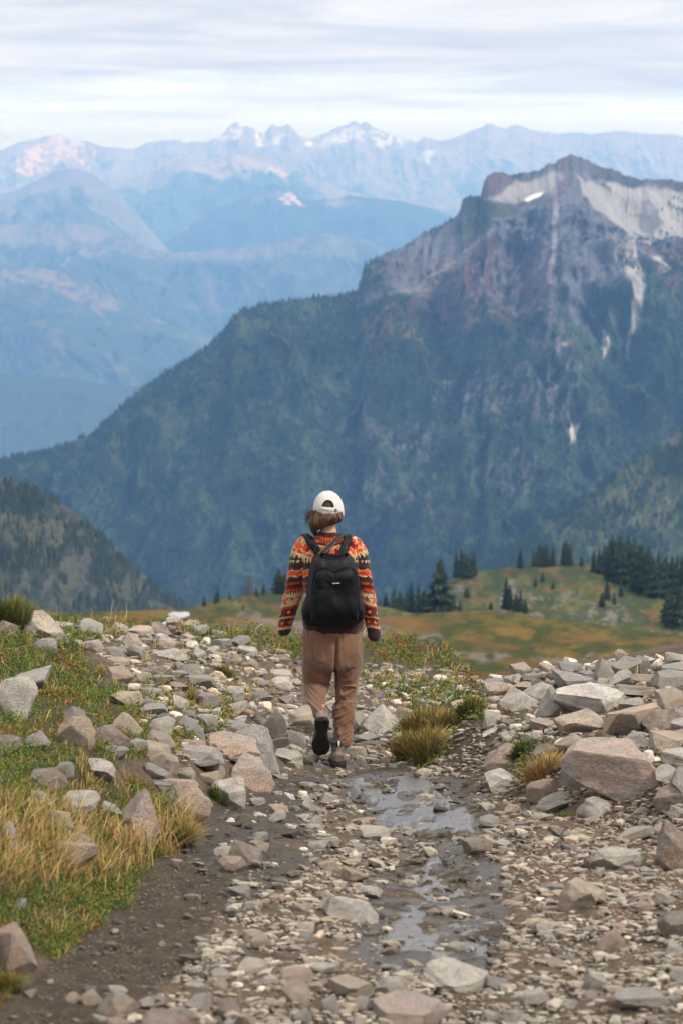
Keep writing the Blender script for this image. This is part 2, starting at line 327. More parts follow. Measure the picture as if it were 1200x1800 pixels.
def m_col(px, py, t, rel):
    st = fbm(px / 9 + (py - 300) * 0.02, py / 55, None, 5, 91, 0.62)            # streaks running down the fall line
    n1_ = tn(px, py, 42, 93); n2_ = tn(px, py, 13, 95); n3 = tn(px, py, 5, 97)
    v1 = vnoise(px / 2.2, py / 2.2, None, 99)
    c = rgb((42, 56, 42)) * (1 + 0.25 * n1_ + 0.30 * n2_ + 0.30 * n3 + 0.15 * v1)[..., None]
    # brushy meadow strips among the forest
    c = mixc(c, rgb((66, 82, 54)), 0.55 * ss(-.02, .3, n1_ + 0.6 * n2_) )
    c = mixc(c, rgb((100, 84, 56)), 0.35 * ss(0.22, .6, tn(px, py, 30, 101) + .4 * n3))
    # bare rock outcrops lower on the face
    for poly, a in (([(640, 760), (720, 740), (800, 790), (760, 820), (660, 800)], .7), ([(560, 700), (640, 720), (650, 820), (580, 800)], .5), ([(760, 690), (900, 670), (1010, 700), (1000, 760), (850, 750), (780, 740)], .75),
                    ([(820, 830), (960, 800), (1020, 860), (900, 900), (830, 880)], .55), ([(600, 840), (760, 850), (740, 940), (620, 930)], .45), ([(935, 560), (1000, 560), (1010, 690), (960, 690)], .8), ([(1100, 480), (1200, 440), (1200, 560), (1150, 560)], .25)):
        m = pmask(px, py, poly, 14, 40, 30, 111) * ss(-.15, .25, st + .6 * n3 + .3 * n2_)
        c = mixc(c, rgb((112, 106, 114)) * (1 + .4 * n3[..., None]), a * .7 * m)
    # rock of the upper cliffs
    cl = pmask(px, py, CLIFF, 34, 90, 60, 121) * ss(-.75, -.1, n1_ + .6 * n2_ + 1.0 * ss(600, 380, py) - 1.1 * ss(470, 620, py))
    rock = rgb((88, 89, 97)) * (1 + 0.55 * st + 0.5 * n3 + .25 * v1)[..., None]
    c = mixc(c, rock, cl * ss(-.55, -.15, n2_ + .5 * st + 0.1))
    # autumn-red brush patch
    red = pmask(px, py, [(700, 505), (790, 470), (860, 440), (930, 470), (960, 530), (900, 590), (800, 590), (720, 560)], 22, 46, 36, 131)
    c = mixc(c, rgb((100, 72, 58)) * (1 + .4 * n3[..., None]), .62 * red * ss(-.25, .3, n2_ + .35 * v1 - .3 * st))
    red = pmask(px, py, [(1120, 455), (1200, 440), (1210, 520), (1150, 530)], 16, 30, 30, 133)
    c = mixc(c, rgb((122, 84, 66)), .6 * red * ss(-.3, .2, n2_))
    red = pmask(px, py, [(600, 585), (720, 560), (760, 600), (640, 625)], 16, 36, 26, 135)
    c = mixc(c, rgb((128, 98, 58)), .5 * red * ss(-.2, .3, n3 + n2_))
    # pale scree: the big bowl under the summit, the basin left of it, chutes below
    for poly, k, a, sf, wp in (([(1012, 300), (1030, 320), (1090, 322), (1150, 330), (1210, 345), (1210, 432), (1165, 428), (1150, 446), (1118, 440), (1100, 402), (1062, 386), (1030, 350)], (146, 145, 144), 1, 4, 12),
                       ([(850, 345), (885, 330), (940, 312), (985, 305), (975, 340), (930, 362), (880, 356), (852, 352)], (136, 134, 134), 1, 5, 12),
                       ([(966, 385), (974, 385), (970, 460), (964, 470)], (150,146,144), .7, 4, 5), ([(1088, 455), (1104, 460), (1120, 540), (1104, 622), (1100, 560), (1086, 520)], (148, 147, 146), 1, 4, 9),
                       ([(1045, 440), (1090, 470), (1100, 500), (1070, 500)], (140, 136, 132), .5, 8, 14), ([(700, 530), (780, 480), (850, 430), (880, 408), (800, 490), (720, 545)], (130, 127, 124), .55, 5, 14),
                       ([(960, 480), (968, 490), (964, 530), (956, 520)], (160, 156, 154), .7, 3, 6), ([(1138, 470), (1160, 500), (1172, 496), (1156, 470)], (180, 176, 172), .8, 3, 8),
                       ([(1004, 740), (1018, 745), (1006, 784), (998, 784)], (200, 195, 190), .9, 2, 5), ([(1060, 585), (1072, 600), (1060, 622)], (190, 186, 182), .8, 3, 6),
                       ([(975, 640), (995, 636), (985, 664), (968, 664)], (150, 146, 146), .6, 3, 8)):
        m = pmask(px, py, poly, sf, wp, 22, 141)
        sc = rgb(k) * (1 + .22 * fbm(px / 4 - (py - 300) * .15, py / 40, None, 4, 143) + .12 * n3)[..., None]
        c = mixc(c, sc, a * m)
    # dark rock crest above the scree
    cr_ = ss(18, 6, np.abs(dseg(px, py, [(1003, 274), (1060, 298), (1130, 318), (1240, 330)]))) * ss(-.3, .1, n3 + .2)
    c = mixc(c, rgb((88, 86, 92)) * (1 + .4 * n3[..., None]), cr_ * .7)
    cr_ = ss(14, 6, dseg(px, py, [(852, 322), (868, 312), (890, 312), (872, 335), (856, 340)]))
    c = mixc(c, rgb((88, 78, 80)) * (1 + .4 * n3[..., None]), cr_)
    cr_ = ss(15, 5, dseg(px, py, [(990, 280), (985, 330), (960, 362)])) * ss(-.2, .2, n3 + .15)
    c = mixc(c, rgb((96, 88, 94)) * (1 + .5 * n3[..., None]), cr_ * .8)
    # green shelf under the basin
    gs = pmask(px, py, [(812, 375), (850, 358), (905, 362), (900, 392), (850, 415), (820, 440), (800, 400)], 5, 12, 16, 151)
    c = mixc(c, rgb((62, 70, 54)), gs * .8)
    gs = pmask(px, py, [(1066, 395), (1095, 402), (1105, 430), (1088, 420)], 3, 5, 16, 151)
    c = mixc(c, rgb((42, 54, 40)), gs)
    sn = pmask(px, py, [(919, 357), (930, 348), (952, 340), (948, 348), (934, 357), (922, 361)], 1.2, 2, 8, 161)
    c = mixc(c, SNOW, sn)
    return np.clip(c, 0.006, 0.9)
mtn, MT = ridge('big_mountain', M_crest, [(-300, 2350), (0, 2450), (450, 2650), (1000, 2850), (1500, 2850)], 1120, slope=0.62, n=(1080, 460), amp=0.026, wl=0.036, colf=m_col, shape=m_shape, seed=91, crough=1.5, back=.5)
# left dark valley side and right slope
def side_col(a, b, rock, s, pr=.5):
    def f(px, py, t, rel):
        n1_ = tn(px, py, 40, s); n2_ = tn(px, py, 14, s + 2); n3 = tn(px, py, 5, s + 4)
        st = fbm((px + py * .45) / 12, (py - px * .2) / 60, None, 4, s + 5)
        c = mixc(rgb(a) * (1 + .4 * n3[..., None]), rgb(b) * (1 + .3 * n3[..., None]), ss(-.2, .35, n1_ + .5 * n2_))
        c = mixc(c, rgb(rock) * (1 + .45 * n3[..., None]), pr * ss(.0, .35, st + .5 * n2_))
        return np.clip(c, .006, .9)
    return f
lslope, LS = ridge('left_valley_slope', [(-1200, 560), (-300, 700), (-100, 790), (0, 842), (40, 856), (70, 868), (100, 885), (140, 912), (180, 948), (210, 978), (240, 1005), (270, 1032), (300, 1052), (330, 1068), (420, 1100), (520, 1140)],
      [(-300, 900), (0, 1050), (500, 1300)], 1180, slope=0.8, n=(520, 300), amp=0.012, wl=0.05, pxr=(-1200, 520), seed=171, colf=side_col((50, 56, 42), (74, 74, 52), (84, 80, 76), 173, .6))
rslope, RS = ridge('right_valley_slope', [(650, 1130), (800, 1030), (880, 975), (930, 945), (960, 926), (1000, 893), (1050, 858), (1100, 822), (1150, 788), (1200, 757), (1300, 700), (1500, 600), (2400, 520)],
      [(600, 1750), (1500, 1600)], 1120, slope=0.7, n=(520, 260), amp=0.010, wl=0.04, pxr=(650, 2400), seed=181, colf=side_col((56, 70, 44), (76, 84, 52), (120, 112, 100), 183, .3))
# valley floor far below
vf = mesh_np('valley_ground', [(-41000, -300, -1500), (41000, -300, -1500), (41000, 30000, -1500), (-41000, 30000, -1500)], np.array([[0, 1, 2, 3]]), material('valley_ground', color=rgb((60, 72, 52)), rough=1), smooth=False)
vf['kind'] = 'structure'

def cones(name, P, H, Wd, mat, col, rings=3, sides=5, jit=.25):
    """many small conifers as one mass: stacked ragged cones"""
    n = len(P); V = []; F = []
    k = rings * (sides + 1)
    Vn = np.zeros((n, k, 3)); cn = np.zeros((n, k, 3))
    for r in range(rings):
        top = 1 - 0.28 * r if rings > 1 else 1.0
        bot = top - (0.45 if r < rings - 1 else top - 0.02)
        bot = max(bot, 0.02); wr = (r + 1) / rings
        b = r * (sides + 1)
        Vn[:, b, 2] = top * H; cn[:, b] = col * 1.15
        a0 = rng.uniform(0, 6.28, n)
        for s in range(sides):
            a = a0 + 6.283 * s / sides; rr = Wd * wr * rng.uniform(1 - jit, 1 + jit, n)
            Vn[:, b + 1 + s, 0] = np.cos(a) * rr; Vn[:, b + 1 + s, 1] = np.sin(a) * rr; Vn[:, b + 1 + s, 2] = bot * H
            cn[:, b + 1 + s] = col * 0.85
            F.append([b, b + 1 + s, b + 1 + (s + 1) % sides])
    V = Vn + P[:, None, :]
    F = np.array(F)[None] + (np.arange(n) * k)[:, None, None]
    o = mesh_np(name, V.reshape(-1, 3), F.reshape(-1, 3), mat, cn.reshape(-1, 3), smooth=False)
    return o
def on_ridge(D, n, dens, seed=3, crest=0.0):
    r = np.random.default_rng(seed)
    nr, nc = D['V'].shape[:2]
    i = (r.uniform(0, 1, n) * (nr - 2)); j = r.uniform(0, 1, n) * (nc - 2)
    if crest: k = r.uniform(0, 1, n) < crest; i = np.where(k, r.uniform(0, 3, n), i)
    ii, jj = i.astype(int), j.astype(int)
    keep = r.uniform(0, 1, n) < dens(D['PX'][ii, jj], D['PY'][ii, jj])
    ii, jj = ii[keep], jj[keep]; u = (i[keep] - ii)[:, None]; v = (j[keep] - jj)[:, None]
    V = D['V']
    return (V[ii, jj] * (1 - u) + V[ii + 1, jj] * u) * (1 - v) + (V[ii, jj + 1] * (1 - u) + V[ii + 1, jj + 1] * u) * v
def big_dens(px, py):
    hi = ss(330, 420, py)
    cl = pmask(px, py, CLIFF, 34, 90, 60, 121)
    n = tn(px, py, 36, 93) + .5 * tn(px, py, 12, 95)
    return np.clip((1 - cl) * ss(.35, -.25, n) + .05 * (1 - cl) + .05 * (1 - ss(0, 1, cl)), 0, 1) * hi
P_ = on_ridge(MT, 72000, big_dens, 5, 0.012)
hh = rng.uniform(2.2, 6.0, len(P_)); cc = rgb((38, 54, 40))[None] * rng.uniform(.7, 1.35, (len(P_), 1))
tag(cones('forest', P_, hh, hh * .2, M_forest, cc, 1, 5), 'distant dark conifer forest covering the lower flanks of the big mountain', 'forest', kind='stuff')
P_ = on_ridge(LS, 10000, lambda px, py: np.clip(ss(.3, -.3, tn(px, py, 45, 173) + .6 * tn(px, py, 15, 175)), .05, 1), 6, .05)
hh = rng.uniform(2.0, 5.0, len(P_)); cc = mixc(rgb((38, 50, 36)), rgb((64, 72, 46)), rng.uniform(0, .8, len(P_))) * rng.uniform(.7, 1.25, (len(P_), 1))
tag(cones('forest', P_, hh, hh * .2, M_forest, cc, 2, 5), 'dark conifers scattered over the rocky valley side at left', 'forest', kind='stuff')
P_ = on_ridge(RS, 11000, lambda px, py: np.clip(ss(.3, -.3, tn(px, py, 45, 183)), .1, 1), 7, .05)
hh = rng.uniform(2.5, 6.5, len(P_)); cc = rgb((46, 62, 42))[None] * rng.uniform(.7, 1.3, (len(P_), 1))
tag(cones('forest', P_, hh, hh * .22, M_forest, cc, 1, 5), 'conifers on the green valley slope at the right edge', 'forest', kind='stuff')
# saddle forest band at the foot of the right slope
# ------------------------------------------------------------------ near ground: trail, banks, crest
def pl2w(px, py):
    Y = 6800.0 / (py - 882); return ((px - 600) / FPX * Y * 1.03, Y)
_xl = [(3.0, -1.3)] + [(Y, X) for X, Y in (pl2w(20, 1720), pl2w(170, 1575), pl2w(300, 1480), pl2w(430, 1400), pl2w(500, 1345), pl2w(505, 1290), pl2w(500, 1235))] + [(26, -0.5), (40, -0.5)]
_xr = [(3.0, 2.6), (8.0, 2.1), (10.2, 1.85)] + sorted([(Y, X) for X, Y in (pl2w(1200, 1500), pl2w(960, 1440), pl2w(850, 1385), pl2w(735, 1345))]) + [(17.5, 0.55), (19, 1.1), (22, 1.9), (26, 2.6), (40, 3)]
_xr.sort()
def XL(Y): return np.interp(Y, [a for a, b in _xl], [b for a, b in _xl])
def XR(Y): return np.interp(Y, [a for a, b in _xr], [b for a, b in _xr])
def Gs(x, y):
    """smooth ground height"""
    x = np.asarray(x, float); y = np.asarray(y, float)
    d = 1.6 + 0.13 * y
    yc = 26 - 8.3 * ss(0.9, 1.6, x) * ss(40, 5, np.abs(x)) + 1.2 * fbm(x / 2.5, y * 0, None, 3, 5) 
    over = np.maximum(y - yc, 0)
    d = d + 0.42 * over * over / (over + 1.2)
    wob = 0.10 * fbm(y / 0.9, x * 0 + 3, None, 3, 8)
    dl = XL(y) - x + wob; dr = x - XR(y) + wob
    kl = np.interp(y, [0, 9, 18, 25], [.22, .22, .25, .03]); hl0 = np.interp(y, [0, 9, 14, 18, 22, 26], [.34, .42, .27, .24, .20, .12])
    hl = hl0 * ss(-0.08, 0.42, dl) + kl * np.clip(dl - 0.3, 0, 3.2) + 0.06 * np.clip(dl - 3.5, 0, 30)
    hr = 0.24 * ss(-0.05, 0.4, dr) + 0.19 * np.clip(dr - 0.3, 0, 1.9) * np.interp(y, [9, 13], [.4, 1]) + 0.03 * np.clip(dr - 2.2, 0, 30)
    hr = hr * np.interp(y, [18, 21], [1, .35])
    # mound of heather behind the walker on both sides
    mb = 0.10 * np.exp(-((y - 25.5) / 2.2) ** 2)
    dip = -0.10 * np.exp(-((x - 0.45 * (XL(y) + XR(y))) / 0.5) ** 2) * ss(19, 16, y)
    big = 0.05 * fbm(x / 1.3, y / 1.3, None, 3, 12) * ss(-.1, .6, np.maximum(dl, dr)) + 0.05 * fbm(x / 1.1, y / 1.1, None, 2, 13) * ss(17, 20, y)
    far = 0.5 * fbm(x / 9, y / 9, None, 3, 14) * ss(2.5, 9, np.abs(x))
    return -d + hl + hr + mb + dip + big + far
_gx = np.arange(-9, 9.01, .05); _gy = np.arange(3, 38.01, .05)
_GT = Gs(*np.meshgrid(_gx, _gy))
def GT(x, y):
    """ground height from a table"""
    u = np.clip((np.asarray(x, float) + 9) / .05, 0, len(_gx) - 1.001); v = np.clip((np.asarray(y, float) - 3) / .05, 0, len(_gy) - 1.001)
    i = u.astype(int); j = v.astype(int); a = u - i; b = v - j
    return (_GT[j, i] * (1 - a) + _GT[j, i + 1] * a) * (1 - b) + (_GT[j + 1, i] * (1 - a) + _GT[j + 1, i + 1] * a) * b
def G(x, y):
    dd = np.minimum(np.abs(np.asarray(x)), 20)
    return Gs(x, y) + 0.022 * fbm(x / .30, y / .33, None, 4, 21) + 0.012 * fbm(x / .07, y / .07, None, 3, 25)
def ray_ground(px, py, y0=4.5, y1=34, n=260, f=GT):
    """where the ray through a pixel first meets the near ground"""
    px = np.atleast_1d(np.asarray(px, float)); py = np.atleast_1d(np.asarray(py, float))
    ys = y0 * (y1 / y0) ** np.linspace(0, 1, n)
    X, Yy, Z = PP(px[:, None], py[:, None], ys[None])
    dz = Z - f(X, np.broadcast_to(ys[None], X.shape))
    hit = dz < 0
    k = np.argmax(hit, 1); ok = hit.any(1); k = np.clip(k, 1, n - 1); i = np.arange(len(px))
    a = dz[i, k - 1]; b = dz[i, k]; w = np.clip(a / np.maximum(a - b, 1e-9), 0, 1)
    Y = ys[k - 1] + (ys[k] - ys[k - 1]) * w
    X, _, Z = PP(px, py, Y)
    return X, Y, Z, ok

# zones of the ground, outlined where they lie in the photograph and thrown onto the ground
Z_VEG = [[(-200, 1020), (0, 1060), (45, 1110), (120, 1165), (150, 1190), (225, 1225), (250, 1262), (300, 1285), (330, 1320), (300, 1345), (240, 1330), (200, 1335), (210, 1375), (250, 1380), (290, 1400), (330, 1440), (340, 1480), (300, 1500), (262, 1520), (250, 1560), (215, 1600), (180, 1625), (140, 1655), (90, 1690), (45, 1660), (20, 1690), (0, 1800), (-250, 1850)],
         [(50, 1060), (200, 1066), (300, 1080), (340, 1094), (255, 1104), (190, 1130), (140, 1150), (190, 1185), (160, 1200), (110, 1170), (60, 1125)], [(330, 1098), (440, 1108), (540, 1122), (540, 1170), (500, 1160), (430, 1140), (350, 1128), (300, 1108)],
         [(520, 1118), (640, 1122), (720, 1120), (800, 1140), (860, 1160), (850, 1200), (760, 1182), (700, 1168), (640, 1165), (530, 1150)], [(640, 1190), (700, 1186), (830, 1200), (835, 1225), (760, 1240), (660, 1222)],
         [(690, 1262), (720, 1240), (790, 1245), (800, 1290), (780, 1335), (730, 1345), (692, 1330)], [(795, 1235), (850, 1225), (860, 1262), (800, 1275)],
         [(900, 1305), (950, 1300), (990, 1340), (930, 1378), (915, 1400), (905, 1345)], [(230, 1195), (300, 1215), (420, 1215), (440, 1245), (400, 1270), (330, 1262), (250, 1240)], [(300, 1275), (380, 1265), (400, 1290), (330, 1305)]]
Z_DRY = [[(-200, 1430), (60, 1420), (240, 1440), (330, 1420), (340, 1480), (260, 1530), (160, 1560), (0, 1560), (-200, 1600)], [(100, 1300), (240, 1340), (230, 1430), (110, 1430)], [(230, 1195), (430, 1215), (440, 1250), (330, 1262), (250, 1240)], [(910, 1340), (990, 1310), (990, 1345), (920, 1395)], [(690, 1300), (760, 1270), (760, 1345), (692, 1330)]]
Z_DIRT = [[(30, 1730), (120, 1660), (200, 1590), (262, 1520), (330, 1490), (380, 1470), (420, 1500), (400, 1600), (330, 1700), (240, 1760), (150, 1850), (-200, 1850), (-100, 1760)], [(780, 1300), (830, 1265), (900, 1262), (890, 1300), (860, 1340), (800, 1345)], [(190, 1095), (330, 1110), (360, 1160), (300, 1140), (190, 1130)], [(640, 1165), (760, 1180), (880, 1200), (860, 1235), (760, 1190), (640, 1200)], [(900, 1405), (1010, 1360), (1200, 1440), (1200, 1640), (1100, 1640), (960, 1560), (840, 1480)]]
Z_WET = [[(560, 1352), (700, 1354), (800, 1362), (850, 1400), (860, 1450), (830, 1480), (700, 1490), (640, 1440), (560, 1380)], [(640, 1560), (700, 1500), (800, 1480), (880, 1520), (880, 1650), (860, 1720), (700, 1720), (620, 1690)], [(370, 1380), (560, 1360), (560, 1480), (520, 1560), (420, 1560), (340, 1500)], [(520, 1240), (640, 1300), (640, 1350), (500, 1345)]]
def zone(px, py, zs, soft=8, warp=14, wl=30, s=3):
    m = np.zeros(np.broadcast(px, py).shape)
    for p in zs: m = np.maximum(m, pmask(px, py, p, soft, warp, wl, s))
    return m

nr, nc = 620, 560
yy = np.concatenate([np.linspace(-60, 3, 20), 3.2 * (52 / 3.2) ** np.linspace(0, 1, nr)])
u = np.linspace(-1, 1, nc); sv = 0.30 * u + 0.20 * u ** 3 + .5 * u ** 9
Wd = np.where(yy > 3, 1.2 + 0.62 * yy, 3.1)
XX = sv[None] * Wd[:, None]; YY = np.repeat(yy[:, None], nc, 1)
Wf = ss(3.5, 2.0, YY) 
ZZ = G(XX, np.maximum(YY, 3)) * 1.0 + np.where(YY < 3, 0.13 * (3 - YY), 0)
qx, qy = proj(XX, YY, ZZ); qx = np.where(YY > 3.3, qx, -9999)
veg = zone(qx, qy, Z_VEG); dirt = zone(qx, qy, Z_DIRT, 12, 18); wet = zone(qx, qy, Z_WET, 14, 26, 40)
na = fbm(XX / .25, YY / .25, None, 4, 31); nb_ = fbm(XX / .05, YY / .05, None, 3, 35)
c = rgb((96, 84, 70)) * (1 + .25 * na + .35 * nb_)[..., None]
dl_ = XL(YY) - XX; dr_ = XX - XR(YY)
c = mixc(c, rgb((74, 65, 55)) * (1 + .45 * nb_[..., None]), dirt * .9)
c = mixc(c, rgb((112, 92, 76)) * (1 + .3 * nb_[..., None]), .8 * zone(qx, qy, Z_DIRT[4:], 16, 20) + .3 * zone(qx, qy, Z_DIRT[1:2], 10, 10))
c = mixc(c, rgb((60, 54, 48)) * (1 + .3 * nb_[..., None]), np.clip(wet * ss(-.35, .2, na + .2), 0, 1) * .85)
c = mixc(c, rgb((66, 64, 40)) * (1 + .5 * nb_[..., None]), veg * .9)
wild = ss(3.2, 6, np.abs(XX)) * ss(-.2, .2, fbm(XX / 2.2, YY / 2.2, None, 4, 37))
c = mixc(c, rgb((88, 86, 50)), wild)
crest_ = ss(27, 29, YY); c = mixc(c, rgb((92, 92, 52)), crest_)
M_soil = material('trail_soil', attr=True, rough=.95, nscale=60, namt=.45, bscale=90, bump=1.0, bdist=.012, spec=.2)
# wet soil shines a little
gm = mesh_np('ground', np.stack([XX, YY, ZZ], -1).reshape(-1, 3), gridF(len(yy), nc), M_soil, np.clip(c, .01, .8).reshape(-1, 3))
gm['kind'] = 'structure'
wa = gm.data.attributes.new('Wet', 'FLOAT', 'POINT'); wa.data.foreach_set('value', np.clip(wet * (1 - .6 * zone(qx, qy, Z_WET[2:3], 14, 26, 40)) * ss(-.45, .15, na + .5 * nb_ + .1), 0, 1).ravel().astype(np.float32))
_t = M_soil.node_tree; _p = [n for n in _t.nodes if n.type == 'BSDF_PRINCIPLED'][0]; _a = N(_t, 'ShaderNodeAttribute'); _a.attribute_name = 'Wet'
_t.links.new(MATH(_t, 'SUBTRACT', .95, MATH(_t, 'MULTIPLY', _a.outputs['Fac'], .72)), _p.inputs['Roughness']); _t.links.new(MATH(_t, 'ADD', .2, MATH(_t, 'MULTIPLY', _a.outputs['Fac'], .5)), _p.inputs['Specular IOR Level'])

# water seeping down the trail: a thin film that follows the bed, the stones standing through it
def water(name, poly, seed, lift):
    px0, px1 = min(p[0] for p in poly) - 60, max(p[0] for p in poly) + 60; py0, py1 = min(p[1] for p in poly) - 40, max(p[1] for p in poly) + 40
    a, b = 150, 150
    PXg, PYg = np.meshgrid(np.linspace(px0, px1, a), np.linspace(py0, py1, b))
    X, Y, Z, ok = ray_ground(PXg.ravel(), PYg.ravel())
    m = (pmask(PXg, PYg, poly, 26, 40, 45, seed) * ss(-.42, -.1, fbm(PXg / 34, PYg / 14, None, 4, seed + 1))).ravel()
    Z = Gs(X, Y) + lift * m - 0.035 * (1 - m) + .0015 * fbm(X / .06, Y / .03, None, 2, seed)
    F = gridF(b, a); keep = (m[F].max(1) > .06); F = F[keep]
    us = np.unique(F); mp = np.zeros(len(X), int); mp[us] = np.arange(len(us))
    o = mesh_np(name, np.stack([X, Y, Z], -1)[us], mp[F], M_water); o['kind'] = 'structure'; return o
M_water = material('seep_water', color=(.13, .125, .12), rough=.16, spec=1.0, bscale=26, bump=.8, bdist=.008)
water('puddle', [(585, 1358), (660, 1356), (790, 1362), (805, 1385), (835, 1430), (840, 1470), (770, 1488), (700, 1470), (640, 1430), (600, 1400)], 41, .008)
water('puddle', [(660, 1590), (720, 1545), (740, 1500), (800, 1500), (830, 1560), (870, 1610), (880, 1680), (840, 1722), (700, 1722), (640, 1690)], 43, .005)
water('puddle', [(530, 1330), (560, 1300), (640, 1325), (650, 1348), (560, 1350)], 45, .006)
water('puddle', [(470, 1425), (560, 1415), (590, 1450), (520, 1480)], 47, .004)

# ------------------------------------------------------------------ meadow beyond the crest
mpx = np.linspace(-500, 1700, 560)
EDGE = [(-500, 1082), (0, 1078), (180, 1076), (330, 1072), (450, 1072), (560, 1080), (660, 1086), (720, 1080), (780, 1076), (870, 1074), (960, 1086), (1040, 1096), (1100, 1105), (1150, 1112), (1200, 1119), (1350, 1130), (1700, 1140)]
ed = np.interp(mpx, [a for a, b in EDGE], [b for a, b in EDGE])
tt = np.linspace(0, 1, 260)
MPX, MT_ = np.meshgrid(mpx, tt)
Ym = 31 * (250 / 31) ** MT_
PYm = 1330 + (ed[None] - 1330) * (1 - (1 - MT_) ** 2.6)
PYm = PYm + (6 * fbm(MPX / 150, np.log(Ym) * 3, None, 4, 51) + 3 * np.sin(np.log(Ym) * 9 + MPX / 160)) * np.sin(np.pi * MT_) 
xm, ym, zm = PP(MPX, PYm, Ym)
q = np.linspace(0, 1, 14)[1:]
bx = xm[-1][None] * (1 + .5 * q[:, None]); by = ym[-1][None] + 130 * q[:, None] + 0 * bx; bz = zm[-1][None] - 62 * q[:, None] ** 1.3
V = np.stack([np.concatenate([xm, bx]), np.concatenate([ym, by]), np.concatenate([zm, bz])], -1)
PXf, PYf = np.meshgrid(mpx, np.arange(len(tt) + 13)); PYf = np.concatenate([PYm, np.repeat(PYm[-1:], 13, 0)])
na = tn(PXf, PYf * 3.2, 70, 61); nb_ = tn(PXf, PYf * 3, 22, 63); nd = tn(PXf, PYf * 2, 6, 65)
c = mixc(rgb((60, 66, 38)), rgb((104, 88, 46)), ss(-.2, .4, na + .2 * nb_)) * (1 + .3 * nd[..., None])
c = mixc(c, rgb((112, 92, 46)), .5 * ss(-.25, .3, nb_) * zone(PXf, PYf, [[(690, 1082), (860, 1074), (980, 1090), (1200, 1130), (1200, 1150), (1000, 1125), (850, 1105), (720, 1100)]], 8, 16))
c = mixc(c, rgb((112, 82, 50)), .5 * ss(.1, .4, tn(PXf, PYf * 4, 50, 67)))
g_ = zone(PXf, PYf, [[(430, 1098), (560, 1092), (700, 1104), (780, 1120), (700, 1128), (560, 1120)], [(400, 1082), (560, 1080), (540, 1094), (440, 1096)], [(940, 1152), (1080, 1158), (1230, 1150), (1230, 1168), (1000, 1175)], [(750, 1140), (900, 1150), (860, 1165), (760, 1155)]], 5, 18, 40, 71) * ss(-.3, .1, nb_ + .1)
c = mixc(c, rgb((116, 108, 104)) * (1 + .2 * nd[..., None]), g_ * .75)
M_mead = material('meadow_ground', attr=True, rough=1, spec=.05)
mo = mesh_np('meadow', V.reshape(-1, 3), gridF(V.shape[0], V.shape[1]), M_mead, np.clip(c, .01, .8).reshape(-1, 3)); mo['kind'] = 'structure'
def meadow_pt(px, py):
    j = np.clip(np.searchsorted(mpx, px), 1, len(mpx) - 1); colp = PYm[:, j]
    k = np.argmax(colp < py) if (colp < py).any() else len(tt) - 1
    return V[k, j]
# snow patch lying on the meadow
smk = pmask(PXf, PYf, [(297, 1080), (306, 1077.5), (318, 1078), (330, 1077.5), (334, 1080), (328, 1084), (320, 1086), (308, 1086), (302, 1083)], .8, 1.2, 9, 73)
Fs_ = gridF(V.shape[0], V.shape[1]); Fs_ = Fs_[smk.ravel()[Fs_].max(1) > .15]; us = np.unique(Fs_); mp_ = np.zeros(V.shape[0] * V.shape[1], int); mp_[us] = np.arange(len(us))
Vs_ = V.reshape(-1, 3)[us].copy(); Vs_[:, 2] += .03 + .07 * ss(.1, .9, smk.ravel()[us]) - .05 * (smk.ravel()[us] < .2)
sn = mesh_np('snow_patch', Vs_, mp_[Fs_], material('old_snow', color=(.42, .45, .5), rough=.7, nscale=2, namt=.06)); sn['kind'] = 'structure'

# ------------------------------------------------------------------ knolls with trees
def knoll(name, crest, base, Yc, Yf, seed, colf, pxr, n=(300, 130), amp=4):
    px = np.linspace(pxr[0], pxr[1], n[0]); t = np.linspace(0, 1, n[1]); PX, T = np.meshgrid(px, t)
    cy = np.interp(px, [a for a, b in crest], [b for a, b in crest]) + 1.6 * fbm(px / 14, px * 0, None, 4, seed)
    bs = np.interp(px, [a for a, b in base], [b for a, b in base])
    PY = cy[None] + (bs - cy)[None] * T
    PY = PY + amp * fbm(PX / 26, T * 4, None, 4, seed + 1) * np.sin(np.pi * np.clip(T, 0, 1))
    Y = Yc + (Yf - Yc) * T
    x, y, z = PP(PX, PY, Y)
    q = np.linspace(0, 1, 9)[:0:-1]
    b = np.array([np.stack([x[0] * (1 + .2 * k), y[0] + 0.3 * Yc * k, z[0] - .16 * Yc * k * (.3 + k)], -1) for k in q])
    V = np.concatenate([b, np.stack([x, y, z], -1)])
    PYf = np.concatenate([np.repeat(PY[:1], 8, 0), PY]); PXf = np.repeat(px[None], len(PYf), 0)
    o = mesh_np(name, V.reshape(-1, 3), gridF(V.shape[0], V.shape[1]), M_mead, np.clip(colf(PXf, PYf), .01, .85).reshape(-1, 3)); o['kind'] = 'structure'
    def at(qx, qy):
        j = int(np.clip(np.searchsorted(px, qx), 1, len(px) - 1)); cl_ = PY[:, j]; k = int(np.argmin(np.abs(cl_ - qy))); return V[k + 8, j]
    return at
